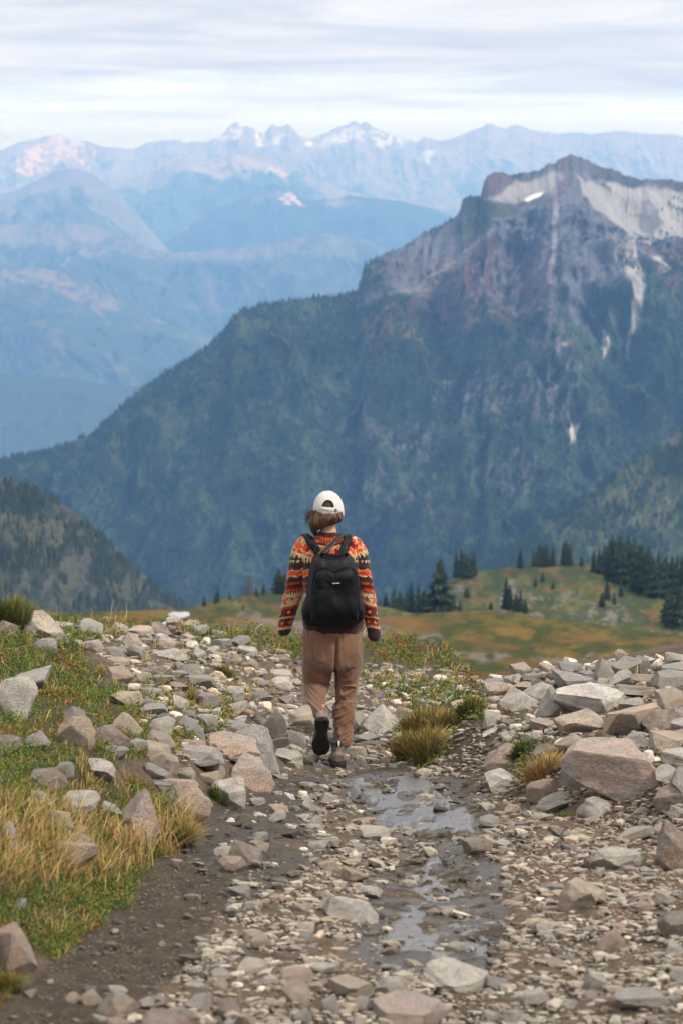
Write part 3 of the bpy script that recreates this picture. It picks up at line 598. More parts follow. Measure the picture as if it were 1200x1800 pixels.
def kn_col(px, py):
    na = tn(px, py * 1.6, 40, 201); nb_ = tn(px, py * 1.3, 13, 203); nd = tn(px, py, 4, 205)
    c = mixc(rgb((54, 64, 36)), rgb((84, 84, 44)), ss(-.2, .3, na)) * (1 + .25 * nd[..., None])
    c = mixc(c, rgb((104, 76, 52)), .6 * ss(.05, .3, tn(px, py * 2, 26, 207)))
    rk = zone(px, py, [[(850, 1060), (900, 1025), (960, 1045), (1010, 1040), (1040, 1080), (980, 1090), (870, 1078)], [(790, 1030), (840, 1020), (830, 1060), (790, 1062)], [(980, 1060), (1130, 1065), (1120, 1100), (1000, 1095)]], 8, 14, 20, 209) * ss(-.1, .15, nb_ + .3 * nd)
    c = mixc(c, rgb((100, 97, 90)) * (1 + .4 * nd[..., None]), rk)
    rk = ss(.35, .5, nb_) * .15; c = mixc(c, rgb((165, 158, 148)), rk)
    c = mixc(c, rgb((58, 68, 42)), .85 * ss(.04, .2, tn(px, py * 1.5, 16, 211)))
    return c
kr = knoll('right_knoll_ground', [(600, 1095), (650, 1078), (700, 1068), (745, 1055), (770, 1036), (800, 1015), (850, 1003), (890, 997), (930, 993), (1000, 991), (1050, 991), (1090, 1000), (1120, 1010), (1160, 1012), (1200, 1012), (1300, 1020), (1500, 1050)],
           [(600, 1110), (760, 1100), (870, 1100), (1000, 1110), (1200, 1150), (1500, 1160)], 520, 330, 221, kn_col, (600, 1500))
kl_ = knoll('left_knoll_ground', [(150, 1082), (260, 1077), (340, 1066), (380, 1056), (420, 1047), (440, 1042), (500, 1041), (560, 1046), (640, 1060), (700, 1072), (760, 1085)],
            [(150, 1100), (400, 1092), (600, 1096), (760, 1100)], 330, 262, 231, kn_col, (150, 760), (260, 90), 2)
# trees one by one
def fir_mesh(seed, H=1.0, dead=False, wide=.2, n=1300):
    """a conifer of unit height: trunk and a crown of drooping ragged boughs"""
    r = np.random.default_rng(seed)
    # crown
    V = []; F = []; Cc = []
    for k in range(n if not dead else 110):
        h = r.uniform(.06, .985) ** (1.0 if not dead else 1)
        prof = (1 - h) ** .85 * (.75 + .25 * math.sin(h * 34 + seed)) * wide + .012
        if dead: prof *= .55
        a = r.uniform(0, 6.283); rad = prof * r.uniform(.35, 1.08); w = (0.030 if not dead else .006) * r.uniform(.7, 1.4) * (1 - .5 * h)
        d = np.array([math.cos(a), math.sin(a), 0]); p = np.array([-d[1], d[0], 0]); z0 = h + .02; z1 = h - .045 * r.uniform(.2, 1.3)
        b = len(V); st = d * rad * .25
        V += [st + [0, 0, z0], d * rad * .75 + p * w + [0, 0, (z0 + z1) / 2 + .004], d * rad + [0, 0, z1], d * rad * .75 - p * w + [0, 0, (z0 + z1) / 2 + .004]]
        F.append([b, b + 1, b + 2, b + 3]); v = r.uniform(.6, 1.35); Cc += [np.array([.036, .058, .032]) * v * (1 + .5 * (r.random() < .2))] * 4 if not dead else [np.array([.12, .10, .09]) * v] * 4
    me = mesh_np('crown', np.array(V), np.array(F), M_fir, np.array(Cc), smooth=False)
    k = 7; rings = []; zz_ = [-.05, 0, .3, .7, .97]; rr = [.024, .018, .012, .006, .0015]
    for z, q in zip(zz_, rr):
        for s in range(k): rings.append([math.cos(s * 6.283 / k) * q, math.sin(s * 6.283 / k) * q, z])
    tr = mesh_np('trunk', np.array(rings), gridF(5, k, True), M_bark)
    return me, tr
M_fir = material('fir_needles', attr=True, rough=.9, spec=.1, rand=.3)
M_bark = material('fir_bark', color=(.09, .07, .06), rough=.95)
FIRS = [fir_mesh(300 + i, wide=w, n=k) for i, (w, k) in enumerate(((.26, 1500), (.32, 1600), (.23, 1400), (.38, 1700), (.40, 2000)))]
DEAD = fir_mesh(330, dead=True, wide=.16)
_used = set()
def plant_tree(proto, px, py, h, at, label, group, cat='tree', name='fir_tree', wsc=1.0):
    p = at(px, py); H = h / FPX * p[1]; wsc = wsc * rng.uniform(.85, 1.35)
    e_ = bpy.data.objects.new(name, None); C.objects.link(e_); e_.location = p; e_.empty_display_size = .5
    e_.rotation_euler = (R(rng.uniform(-2, 2)), R(rng.uniform(-2, 2)), rng.uniform(0, 6.28)); e_.scale = (H * wsc, H * wsc, H)
    tag(e_, label, cat, group)
    for ob in proto:
        if id(ob) in _used: ob = ob.copy(); C.objects.link(ob)
        else: _used.add(id(ob))
        ob.parent = e_
ORD = ['first', 'second', 'third', 'fourth', 'fifth', 'sixth', 'seventh', 'eighth', 'ninth', 'tenth', 'eleventh', 'twelfth', 'thirteenth', 'fourteenth', 'fifteenth', 'sixteenth', 'seventeenth', 'eighteenth', 'nineteenth', 'twentieth', 'twenty-first', 'twenty-second', 'twenty-third', 'twenty-fourth', 'twenty-fifth', 'twenty-sixth', 'twenty-seventh', 'twenty-eighth', 'twenty-ninth', 'thirtieth']
# left knoll
for px, py, h, k, lab in ((358, 1066, 17, 1, 'small dark fir, leftmost on the left knoll'), (378, 1062, 22, 0, 'thin fir just left of the taller dark fir on the left knoll'), (382, 1060, 30, 2, 'dark fir standing halfway down the left knoll towards the snow'),
                          (487, 1044, 47, 4, 'broad dark fir on the left knoll beside the walker\'s sleeve'), (404, 1054, 13, 1, 'little fir low on the left knoll slope'), (463, 1046, 24, 2, 'slim fir between the bare trunks and the broad fir'), (450, 1048, 18, 0, 'low green fir among the rocks under the bare trunks'),
                          (427, 1080, 19, 2, 'lone small fir on the open slope below the left knoll'), (500, 1044, 38, 3, 'green fir half hidden behind the walker\'s sleeve')):
    plant_tree(FIRS[k], px, py, h, kl_, lab, 'trees on the left knoll')
for px, h, lab in ((431, 38, 'tallest bare dead snag on the left knoll'), (437, 33, 'middle bare dead snag on the left knoll'), (443, 29, 'shortest bare dead snag on the left knoll')):
    plant_tree(DEAD, px, 1046, h, kl_, lab, 'dead snags on the left knoll', 'dead tree', 'dead_tree', 2.6)
# right knoll, groups from left to right
def row(items, what, group):
    items = sorted(items)
    for i, (px, py, h, k) in enumerate(items):
        if 'dense wood' in what or 'dark clump' in what: h = h * 1.22
        plant_tree(FIRS[k], px, py, h, kr, what.format(ORD[i]), group)
row([(652, 1085, 34, 2), (664, 1082, 30, 0), (676, 1085, 44, 1), (688, 1084, 56, 2), (700, 1084, 46, 3), (712, 1084, 50, 1), (722, 1083, 62, 2), (735, 1082, 56, 0), (742, 1084, 48, 3), (752, 1084, 40, 1)], '{} fir from the left in the low wood beside the walker', 'firs in the low wood beside the walker')
plant_tree(FIRS[4], 769, 1082, 102, kr, 'big broad dark fir standing alone at the foot of the right knoll', 'firs at the foot of the right knoll')
plant_tree(FIRS[2], 757, 1080, 60, kr, 'narrow fir pressed against the left of the big broad fir', 'firs at the foot of the right knoll')
row([(800, 1018, 50, 2), (808, 1018, 55, 1), (815, 1018, 52, 0), (822, 1018, 44, 1), (830, 1014, 46, 2)], '{} fir from the left in the clump where the knoll rises', 'firs in the clump where the knoll rises')
row([(913, 999, 38, 0), (935, 996, 36, 2), (944, 996, 43, 1), (950, 996, 38, 0), (957, 996, 40, 3), (969, 996, 36, 1), (986, 995, 44, 2), (993, 995, 49, 1), (999, 995, 42, 0), (1021, 996, 20, 1)], '{} fir from the left along the grassy top of the right knoll', 'firs along the top of the right knoll')
row([(886, 1072, 56, 0), (892, 1073, 46, 2), (905, 1075, 34, 1), (912, 1076, 40, 2), (920, 1078, 28, 3)], '{} fir from the left in the group below the knoll meadow', 'firs below the knoll meadow')
row([(794, 1070, 26, 1), (806, 1074, 18, 3), (860, 1072, 14, 3), (818, 1052, 22, 3)], '{} small fir from the left on the rocky knoll flank', 'small firs on the knoll flank')
row([(951, 1025, 20, 1), (938, 1032, 16, 3), (968, 1036, 16, 3)], '{} small round fir from the left in the knoll meadow', 'small firs in the knoll meadow')
row([(1042, 1006, 34, 0), (1050, 1008, 36, 2), (1060, 1010, 44, 1), (1066, 1020, 50, 2), (1072, 1008, 58, 1), (1080, 1025, 60, 0), (1086, 1012, 60, 1), (1094, 1030, 64, 3), (1100, 1014, 62, 0), (1106, 1034, 66, 1), (1112, 1030, 70, 2), (1119, 1044, 72, 1), (1126, 1024, 58, 0), (1133, 1048, 66, 1), (1139, 1030, 60, 2), (1146, 1052, 62, 3), (1153, 1038, 60, 0), (1160, 1052, 58, 1), (1168, 1040, 54, 2), (1176, 1050, 60, 1), (1185, 1036, 50, 2), (1196, 1044, 56, 0), (1206, 1046, 60, 1)],
    '{} fir from the left in the dense wood at right', 'firs in the dense wood on the right knoll')
row([(1064, 1056, 34, 0), (1055, 1068, 22, 3), (1076, 1064, 20, 1), (1090, 1050, 26, 2)], '{} young fir from the left below the dense wood', 'young firs below the dense wood')
row([(1170, 1098, 48, 1), (1178, 1102, 54, 0), (1188, 1104, 60, 2), (1197, 1108, 66, 1), (1206, 1106, 60, 3), (1164, 1096, 30, 2)], '{} fir from the left in the dark clump at right edge', 'firs in the dark clump at the right edge')
# ------------------------------------------------------------------ rocks
def ico(sub):
    bm = bmesh.new(); bmesh.ops.create_icosphere(bm, subdivisions=sub, radius=1.0)
    V = np.array([v.co[:] for v in bm.verts]); F = np.array([[v.index for v in f.verts] for f in bm.faces]); bm.free(); return V, F
ICO = {k: ico(k) for k in (1, 2, 4, 5)}
def rock_shape(seed, sub=4, kind='block', nplanes=13, rough=.02, box=(1, 1, 1)):
    """a broken stone: a ball cut flat by random planes, then weathered"""
    r = np.random.default_rng(seed); V, F = ICO[sub]; V = V.copy()
    P = []
    if kind == 'slab': P += [((r.normal(0, .10), r.normal(0, .10), 1), r.uniform(.30, .42)), ((r.normal(0, .1), r.normal(0, .1), -1), .4)]
    if kind == 'block': P += [((r.normal(0, .25), r.normal(0, .25), 1), r.uniform(.55, .7)), ((0, 0, -1), .6)]
    if kind == 'wedge': P += [((r.uniform(-.8, .8), -.3, 1), r.uniform(.32, .45)), ((r.uniform(-1, 1), r.uniform(-1, 0), .35), .5), ((0, 0, -1), .55)]
    if kind == 'peak': P += [((.9, -.2, .7), r.uniform(.38, .5)), ((-.9, -.2, .6), r.uniform(.38, .5)), ((r.normal(0, .3), -1, .5), .45), ((0, 0, -1), .6)]
    for _ in range(nplanes):
        n = r.normal(0, 1, 3); n[2] *= .7; P.append((n, r.uniform(.46, .78)))
    for n, d in P:
        n = np.array(n, float); n /= np.linalg.norm(n)
        q = V @ n; o = q > d
        V[o] -= (q[o] - d)[:, None] * n * .985
    V = V * np.array(box)
    V /= np.abs(V).max(0)
    if rough:
        nn = V / np.linalg.norm(V, axis=1)[:, None]
        h = fbm(V[:, 0] * 2.2 + seed, V[:, 1] * 2.2, V[:, 2] * 2.2, 5, seed, .55)
        lay = fbm(V[:, 0] * .8 + seed, V[:, 1] * .8, V[:, 2] * 7, 3, seed + 5) if sub > 2 else 0
        V = V + nn * (rough * 2.2 * h + rough * .8 * lay)[:, None]
    return V, F
def rock_mat(name, vary):
    m = bpy.data.materials.new(name); m.use_nodes = True; t = m.node_tree; t.nodes.clear(); L = t.links.new
    o = N(t, 'ShaderNodeOutputMaterial'); p = N(t, 'ShaderNodeBsdfPrincipled', Roughness=.88); p.inputs['Specular IOR Level'].default_value = .25; L(p.outputs[0], o.inputs[0])
    tc = N(t, 'ShaderNodeTexCoord'); oi = N(t, 'ShaderNodeObjectInfo')
    off = N(t, 'ShaderNodeVectorMath'); off.operation = 'ADD'; cmb = N(t, 'ShaderNodeCombineXYZ')
    L(MATH(t, 'MULTIPLY', oi.outputs['Random'], 40.0), cmb.inputs[0]); L(MATH(t, 'MULTIPLY', oi.outputs['Random'], 91.0), cmb.inputs[2]); L(tc.outputs['Object'], off.inputs[0]); L(cmb.outputs[0], off.inputs[1]); v = off.outputs[0]
    rp = N(t, 'ShaderNodeValToRGB'); L(oi.outputs['Random'], rp.inputs[0]); el = rp.color_ramp.elements
    while len(el) < len(vary): el.new(.5)
    for k, cc in enumerate(vary): el[k].position = k / max(1, len(vary) - 1); el[k].color = (*rgb(cc), 1)
    src = rp.outputs[0]
    def noise(sc, det=5.0, ro=.6, vec=v):
        n = N(t, 'ShaderNodeTexNoise', Scale=sc, Detail=det, Roughness=ro); L(vec, n.inputs['Vector']); return n.outputs['Fac']
    def rmp(x, a, b, c0, c1):
        r = N(t, 'ShaderNodeMapRange'); L(x, r.inputs[0]); r.inputs[1].default_value = a; r.inputs[2].default_value = b; r.inputs[3].default_value = c0; r.inputs[4].default_value = c1; return r.outputs[0]
    def mixn(f, a, b):
        n = N(t, 'ShaderNodeMix'); n.data_type = 'RGBA'; L(f, n.inputs[0]); L(a, n.inputs[6])
        if isinstance(b, tuple): n.inputs[7].default_value = (*b, 1)
        else: L(b, n.inputs[7])
        return n.outputs[2]
    src = mixn(rmp(noise(1.3, 4.0), .42, .62, 0, .75), src, tuple(rgb((156, 152, 148))))       # grey weathered faces
    src = mixn(rmp(noise(2.1, 5.0), .52, .68, 0, .55), src, tuple(rgb((194, 172, 150))))     # buff and rusty patches
    src = mixn(rmp(noise(9.0, 6.0, .7), .56, .70, 0, .45), src, tuple(rgb((74, 70, 68))))      # dark lichen specks
    src = mixn(rmp(noise(7.0, 5.0, .7), .60, .72, 0, .5), src, tuple(rgb((198, 192, 182))))     # pale lichen
    sc = N(t, 'ShaderNodeVectorMath'); sc.operation = 'SCALE'; L(src, sc.inputs[0]); L(rmp(noise(26.0, 4.0, .7), .3, .7, 1.0, 1.62), sc.inputs['Scale'])
    L(sc.outputs[0], p.inputs['Base Color'])
    # cracks and grain
    vo = N(t, 'ShaderNodeTexVoronoi', Scale=3.2); vo.feature = 'DISTANCE_TO_EDGE'; dn = N(t, 'ShaderNodeVectorMath'); dn.operation = 'ADD'
    ns = N(t, 'ShaderNodeTexNoise', Scale=2.5, Detail=3.0); L(v, ns.inputs['Vector']); L(v, dn.inputs[0]); L(ns.outputs['Color'], dn.inputs[1]); L(dn.outputs[0], vo.inputs['Vector'])
    ck = rmp(vo.outputs['Distance'], 0.0, .035, 0, 1)
    h = MATH(t, 'ADD', MATH(t, 'MULTIPLY', noise(14.0, 7.0, .7), .6), MATH(t, 'MULTIPLY', ck, .2))
    b = N(t, 'ShaderNodeBump', Strength=1.0, Distance=.05); L(h, b.inputs['Height']); L(b.outputs[0], p.inputs['Normal'])
    return m
GREY = [(164, 160, 154), (178, 173, 165), (150, 148, 145), (170, 165, 158)]
TAN = [(188, 170, 148), (196, 180, 158), (180, 165, 146), (200, 184, 162)]
PINK = [(184, 160, 144), (172, 150, 137), (190, 166, 148), (166, 148, 138)]
PALE = [(198, 191, 178), (190, 182, 168), (203, 197, 187), (188, 181, 170)]
BROWN = [(134, 118, 106), (144, 128, 114), (124, 112, 103), (150, 134, 120)]
RM = {k: rock_mat(f'{k}_stone', v) for k, v in (('grey', GREY), ('tan', TAN), ('pink', PINK), ('pale', PALE), ('brown', BROWN))}
_pro = {}
def proto(kind, i, sub):
    k = (kind, i, sub)
    if k not in _pro:
        V, F = rock_shape(1000 + i * 17 + {'slab': 1, 'block': 2, 'wedge': 3, 'peak': 4}[kind], sub, kind, rough=.030 if sub > 4 else .036)
        me = bpy.data.meshes.new('rock'); me.vertices.add(len(V)); me.vertices.foreach_set('co', V.astype(np.float32).ravel())
        me.loops.add(F.size); me.loops.foreach_set('vertex_index', F.ravel().astype(np.int32)); me.polygons.add(len(F))
        me.polygons.foreach_set('loop_start', np.arange(0, F.size, 3, dtype=np.int32)); me.polygons.foreach_set('use_smooth', np.full(len(F), True)); me.update(calc_edges=True); me.set_sharp_from_angle(angle=R(24))
        me.materials.append(None); _pro[k] = me
    return _pro[k]
PLACED = []      # px, py, w, h, short name
def rock(px, py, w, h, kind, col, label, i=0, tilt=0, yaw=None, sub=4, name='boulder', cat='rock', group=None, depth=None, sink=.25, Yd=None):
    """a stone whose foot is at (px, py), w wide and h tall in the photograph's pixels"""
    X, Y, Z, ok = ray_ground(px, py); X, Y, Z = float(X[0]), float(Y[0]), float(Z[0])
    k = Y * 1.02 / FPX; W_, H_ = w * k / 2, h * k / 2 * 1.03; D_ = (depth or (.8 if kind != 'slab' else 1.0)) * max(W_, H_ * .8)
    if kind == 'slab': H_ = max(H_ * .8, W_ * .2)
    me = proto(kind, i, sub); o = bpy.data.objects.new(name, me); C.objects.link(o)
    o.material_slots[0].link = 'OBJECT'; o.material_slots[0].material = RM[col]
    yw = rng.uniform(-.5, .5) if yaw is None else R(yaw)
    o.scale = (W_, D_, H_); yc = Y + D_ * .75
    zb = float(GT(X, yc)) 
    zc = max(Z + H_ * (1 - 2 * sink) , zb + H_ * .1)
    zc = min(zc, Z + H_ * .95)
    o.location = (X, yc, zc); o.rotation_euler = (rng.uniform(-.08, .08), R(tilt), yw)
    tag(o, label, cat, group); PLACED.append((px, py, w, h, label)); return o
# the ones the eye picks out, one by one: px, py(foot), w, h, shape, colour, label
K = [
 (25, 1262, 92, 92, 'block', 'pale', 'big pale grey boulder at the left edge, dark along its foot', 1, 8, 5),
 (128, 1312, 78, 70, 'block', 'tan', 'cream and ochre boulder standing in the heather at left', 2, 0, 5),
 (83, 1392, 72, 52, 'wedge', 'brown', 'dark purplish stone half buried in green heather at left', 3, 18, 4),
 (245, 1482, 108, 118, 'peak', 'pink', 'pointed reddish brown boulder rising from the dry grass at left', 4, 14, 5),
 (125, 1530, 92, 68, 'block', 'pink', 'rounded pinkish boulder lying in straw coloured grass at left', 5, -10, 5),
 (20, 1720, 84, 118, 'block', 'pink', 'pinkish grey boulder cut by the left edge near the bottom', 6, 4, 5),
 (325, 1442, 118, 84, 'block', 'pink', 'broad rusty pink boulder on the bank above the dark dirt', 7, 0, 5),
 (402, 1418, 88, 62, 'wedge', 'pale', 'flat-topped cream block at the left rim of the trail', 8, 4, 5),
 (440, 1350, 130, 92, 'peak', 'grey', 'large slanting grey slab pointing up beside the raised boot', 9, 22, 5),
 (395, 1332, 120, 48, 'peak', 'pink', 'low pink boulder in front of the large slanting grey slab', 10, 6, 5),
 (435, 1385, 110, 66, 'wedge', 'pink', 'rust and grey boulder tucked under the slanting slab', 11, 14, 5),
 (345, 1342, 96, 36, 'slab', 'grey', 'flat grey slab lying left of the slanting grey slab', 12, 4, 5),
 (482, 1300, 58, 62, 'peak', 'pink', 'salmon pink block left of the raised boot', 13, 6, 5),
 (528, 1284, 62, 46, 'block', 'tan', 'tan block just behind the walker\'s left shin', 14, -6, 5),
 (520, 1318, 44, 40, 'block', 'grey', 'pale grey stone under the tan block by the raised boot', 15, 10, 4),
 (172, 1368, 84, 30, 'slab', 'pale', 'long pale flat stone lying in the grass at left', 16, 10, 4),
 (128, 1432, 96, 40, 'wedge', 'pale', 'low pale stone sunk in dry grass at left', 17, -16, 4),
 (200, 1332, 62, 26, 'slab', 'grey', 'grey flat stone in the heather right of the ochre boulder', 18, 4, 4),
 (285, 1318, 60, 42, 'block', 'tan', 'cream topped stone amid the left rock field', 19, 4, 4),
 (335, 1322, 60, 24, 'block', 'pink', 'dull reddish low block in front of the left grass strip', 20, 0, 4),
 (220, 1240, 66, 36, 'wedge', 'tan', 'pale tan slab leaning towards the trail in the left rock field', 21, 24, 4),
 (362, 1245, 54, 34, 'block', 'grey', 'blocky light grey stone above the dry grass in the left rock field', 22, 6, 4),
 (205, 1198, 62, 32, 'wedge', 'pink', 'salmon coloured wedge above the bare peat hole at left', 23, 16, 4),
 (300, 1162, 70, 32, 'slab', 'pale', 'bright white grey stone in the upper left rock field', 24, -4, 4),
 (348, 1160, 34, 26, 'wedge', 'pale', 'pale peaked stone touching the bright white grey one', 25, 0, 4),
 (338, 1188, 44, 26, 'block', 'grey', 'squarish grey stone below the bright pair in the left rock field', 26, 0, 4),
 (350, 1206, 60, 24, 'slab', 'grey', 'wide blue grey slab low in the upper left rock field', 27, 2, 4),
 (412, 1166, 26, 20, 'wedge', 'tan', 'small orange sided block beside the heather bank', 28, 20, 4),
 (444, 1174, 22, 18, 'wedge', 'tan', 'small tilted tan chip left of the big white flat stone', 29, 30, 4),
 (490, 1168, 38, 20, 'wedge', 'brown', 'dark brown wedge at the foot of the red heather bank', 30, 14, 4),
 (490, 1196, 52, 20, 'slab', 'pale', 'big white flat stone left of the walker\'s thigh', 31, 4, 4),
 (75, 1148, 52, 30, 'block', 'grey', 'rough grey boulder under the long sloping slab at left', 32, 4, 4),
 (70, 1126, 96, 62, 'slab', 'tan', 'long pinkish slab sloping down from the left edge', 33, 32, 5),
 (8, 1118, 40, 34, 'block', 'pink', 'pink boulder at left edge beside the tall green tuft', 34, 10, 4),
 (98, 1110, 62, 20, 'slab', 'tan', 'flat pinkish slab on the left skyline', 35, 4, 4),
 (248, 1118, 64, 16, 'slab', 'tan', 'pale flat stone on the left skyline above the bare soil', 36, 2, 4),
 (285, 1118, 46, 20, 'wedge', 'brown', 'brown slab on the left skyline right of the pale flat one', 37, 14, 4),
 (208, 1112, 34, 20, 'wedge', 'tan', 'tilted tan slab on the left skyline', 38, 26, 4),
 (668, 1292, 66, 66, 'peak', 'pale', 'tall pale peaked boulder behind the walker\'s right shin', 39, 4, 5),
 (628, 1290, 44, 52, 'block', 'pale', 'pale boulder half hidden behind the walker\'s right shin', 40, -8, 5),
 (648, 1308, 44, 22, 'slab', 'grey', 'low grey stone at the foot of the tall pale peaked boulder', 41, 0, 4),
 (716, 1264, 44, 26, 'block', 'pink', 'pinkish stone peeping behind the grass hummock', 42, 0, 4),
 (696, 1196, 24, 14, 'block', 'pink', 'small orange stone on the ground right of the walker\'s hip', 43, 0, 4),
 (716, 1202, 26, 14, 'slab', 'pale', 'small white stone beside the orange one right of the walker', 44, 14, 4),
 (1062, 1198, 46, 56, 'peak', 'grey', 'upright grey boulder with a dark face, crowning the right rock pile', 45, -8, 5),
 (1102, 1190, 56, 42, 'block', 'grey', 'blue grey block right of the upright boulder on the pile', 46, 0, 5),
 (1132, 1184, 34, 36, 'block', 'grey', 'rounded grey stone at the right end of the pile\'s crowning group', 47, 4, 4),
 (1088, 1156, 36, 16, 'block', 'tan', 'ochre stone behind the crowning group on the right pile', 48, 0, 4),
 (998, 1182, 50, 20, 'block', 'grey', 'grey stone on the right pile\'s skyline, left of the upright boulder', 49, 0, 4),
 (1006, 1210, 94, 34, 'slab', 'grey', 'wide grey slab under the skyline of the right pile', 50, 2, 5),
 (1092, 1206, 56, 32, 'slab', 'pale', 'pale slab leaning below the crowning group of the right pile', 51, -24, 4),
 (1134, 1202, 50, 20, 'block', 'tan', 'tan stone between pale slabs high on the right pile', 52, 4, 4),
 (1175, 1210, 64, 40, 'wedge', 'grey', 'blue grey boulder high at the right edge', 53, -6, 5),
 (1190, 1168, 50, 24, 'block', 'pale', 'pale pinkish stone on the skyline at the right edge', 54, 0, 4),
 (972, 1262, 56, 62, 'wedge', 'grey', 'grey faceted boulder with a dark cavity on the right pile', 55, 10, 5),
 (906, 1250, 80, 42, 'wedge', 'pale', 'pale grey wedge hanging over bare soil at the pile\'s left end', 56, -20, 5),
 (1050, 1252, 150, 62, 'slab', 'pale', 'broad pale sheet of rock across the middle of the right pile', 57, 0, 5),
 (1010, 1290, 108, 48, 'wedge', 'tan', 'olive tan wedge casting a black gap beneath, right pile', 58, 6, 5),
 (1110, 1290, 130, 60, 'slab', 'tan', 'long peach slab sloping across the right pile', 59, -18, 5),
 (1160, 1285, 84, 36, 'wedge', 'brown', 'purplish brown boulder with grey top near the right edge', 60, -8, 5),
 (1180, 1250, 64, 46, 'block', 'tan', 'peach boulder against the right edge high on the pile', 61, -10, 5),
 (1175, 1322, 80, 50, 'wedge', 'tan', 'tan and brown angular boulder at right edge mid pile', 62, -14, 5),
 (940, 1310, 60, 30, 'slab', 'grey', 'grey slab lying above the green sprig on the right pile', 63, 2, 4),
 (960, 1336, 62, 34, 'block', 'brown', 'brownish grey stone beside the green sprig', 64, 0, 4),
 (1050, 1322, 62, 28, 'block', 'grey', 'smooth grey stone above the great boulder', 65, 10, 4),
 (1100, 1402, 220, 100, 'block', 'pink', 'great mauve and pink boulder dominating the right side', 66, 2, 5),
 (1028, 1378, 84, 62, 'wedge', 'grey', 'grey shoulder boulder fused to the great boulder\'s left', 67, 8, 5),
 (1186, 1420, 90, 56, 'wedge', 'brown', 'dark grey boulder under the great boulder at right edge', 68, -10, 5),
 (1185, 1532, 90, 110, 'peak', 'brown', 'big brown boulder cut by the right edge, set in dirt', 69, -20, 5),
 (956, 1408, 64, 48, 'block', 'pink', 'rounded pinkish stone left of the great boulder', 70, 0, 5),
 (978, 1426, 84, 30, 'wedge', 'pale', 'tapering pale slab below the rounded pinkish stone', 71, -12, 4),
 (892, 1352, 86, 56, 'peak', 'pink', 'low peaked boulder where the pile meets the trail', 72, 4, 5),
 (884, 1386, 76, 34, 'slab', 'pale', 'cream flat slab below the low peaked boulder', 73, 4, 5),
 (1008, 1392, 30, 24, 'block', 'pale', 'small white block at the great boulder\'s left foot', 74, -16, 4),
 (1048, 1440, 76, 44, 'block', 'pale', 'buff angular rock under the great boulder', 75, 6, 4),
 (1090, 1532, 98, 44, 'slab', 'pale', 'wide buff slab lying on the right side dirt', 76, 2, 5),
 (1040, 1530, 34, 34, 'wedge', 'brown', 'brown chip leaning on the wide buff slab', 77, -30, 4),
 (1012, 1605, 88, 84, 'slab', 'tan', 'smooth peach slab tilted on the right side of the trail', 78, 28, 5),
 (1120, 1478, 74, 22, 'slab', 'pale', 'narrow pale slab pointing right on the brown dirt', 79, -16, 4),
 (840, 1502, 60, 36, 'block', 'brown', 'rounded brown stone right of the upper puddle', 80, 0, 5),
 (880, 1492, 40, 16, 'slab', 'pale', 'pale low stone right of the upper puddle, by the round brown one', 81, 0, 4),
 (652, 1480, 70, 30, 'slab', 'pale', 'pale flat stone left of the upper puddle', 82, 4, 5),
 (672, 1478, 34, 18, 'wedge', 'pale', 'white chip beside the pale flat stone on the trail', 83, 20, 4),
 (614, 1622, 106, 58, 'slab', 'pale', 'largest cream slab lying flat in the middle of the trail', 84, 4, 5),
 (652, 1580, 60, 28, 'slab', 'pale', 'cream stone touching the far side of the largest cream slab', 85, 0, 4),
 (792, 1742, 150, 44, 'slab', 'pale', 'long thick pale slab at the foot of the lower puddle', 86, 5, 5),
 (618, 1756, 96, 40, 'slab', 'tan', 'tan rounded slab left of the long thick pale one', 87, 0, 5),
 (200, 1788, 78, 46, 'wedge', 'tan', 'tan wedge at the bottom left corner of the trail', 88, -18, 5),
 (160, 1770, 48, 30, 'block', 'tan', 'small tan block behind the bottom left wedge', 89, 0, 4),
 (290, 1830, 110, 60, 'wedge', 'brown', 'brown grey boulder cut by the bottom edge at left', 90, -6, 5),
 (432, 1522, 78, 40, 'wedge', 'brown', 'brown angular stone at the edge of the dark dirt', 91, 24, 5),
 (408, 1532, 56, 34, 'wedge', 'pink', 'pinkish brown stone lying under the brown angular one', 92, 26, 4),
 (312, 1526, 28, 22, 'slab', 'pink', 'small pink stone alone on the dark dirt slope', 93, 20, 4),
 (354, 1660, 34, 16, 'slab', 'pale', 'small cream chip alone on the dark dirt near the path', 94, 10, 4),
 (284, 1664, 14, 14, 'block', 'pale', 'tiny white stone alone on the dark dirt', 95, 10, 4),
 (411, 1610, 32, 16, 'block', 'grey', 'small grey stone at the edge of the dark dirt', 96, 0, 4),
 (445, 1716, 70, 30, 'slab', 'pale', 'flat pale stone low on the left of the trail', 97, -6, 5),
 (382, 1722, 52, 18, 'slab', 'grey', 'flat grey stone left of the flat pale one', 98, 0, 4),
 (575, 1712, 60, 22, 'slab', 'pale', 'low pale stone left of the lower puddle', 99, 0, 4),
 (756, 1404, 10, 26, 'peak', 'brown', 'thin dark stone standing upright in the upper puddle', 100, 0, 4),
 (662, 1386, 24, 18, 'block', 'brown', 'dark wet stone at the left of the upper puddle', 101, 0, 4),
 (712, 1462, 26, 10, 'slab', 'pale', 'little flat stone poking from the upper puddle', 102, 0, 4),
 (790, 1612, 36, 16, 'slab', 'tan', 'small tan stone standing in the lower puddle', 103, 0, 4),
 (800, 1674, 38, 18, 'block', 'pale', 'small pale stone above the long thick slab, in water', 104, 6, 4),
 (690, 1682, 48, 20, 'block', 'brown', 'brown stone at the lower puddle\'s left side', 105, 0, 4),
 (940, 1768, 60, 34, 'block', 'pale', 'blurred pale stone at the bottom right of the trail', 106, 0, 4),
 (1080, 1672, 56, 46, 'wedge', 'pink', 'pink wedge among gravel at lower right', 107, 20, 4),
 (1050, 1745, 54, 46, 'block', 'pale', 'pale block among the bottom right gravel', 108, 0, 4),
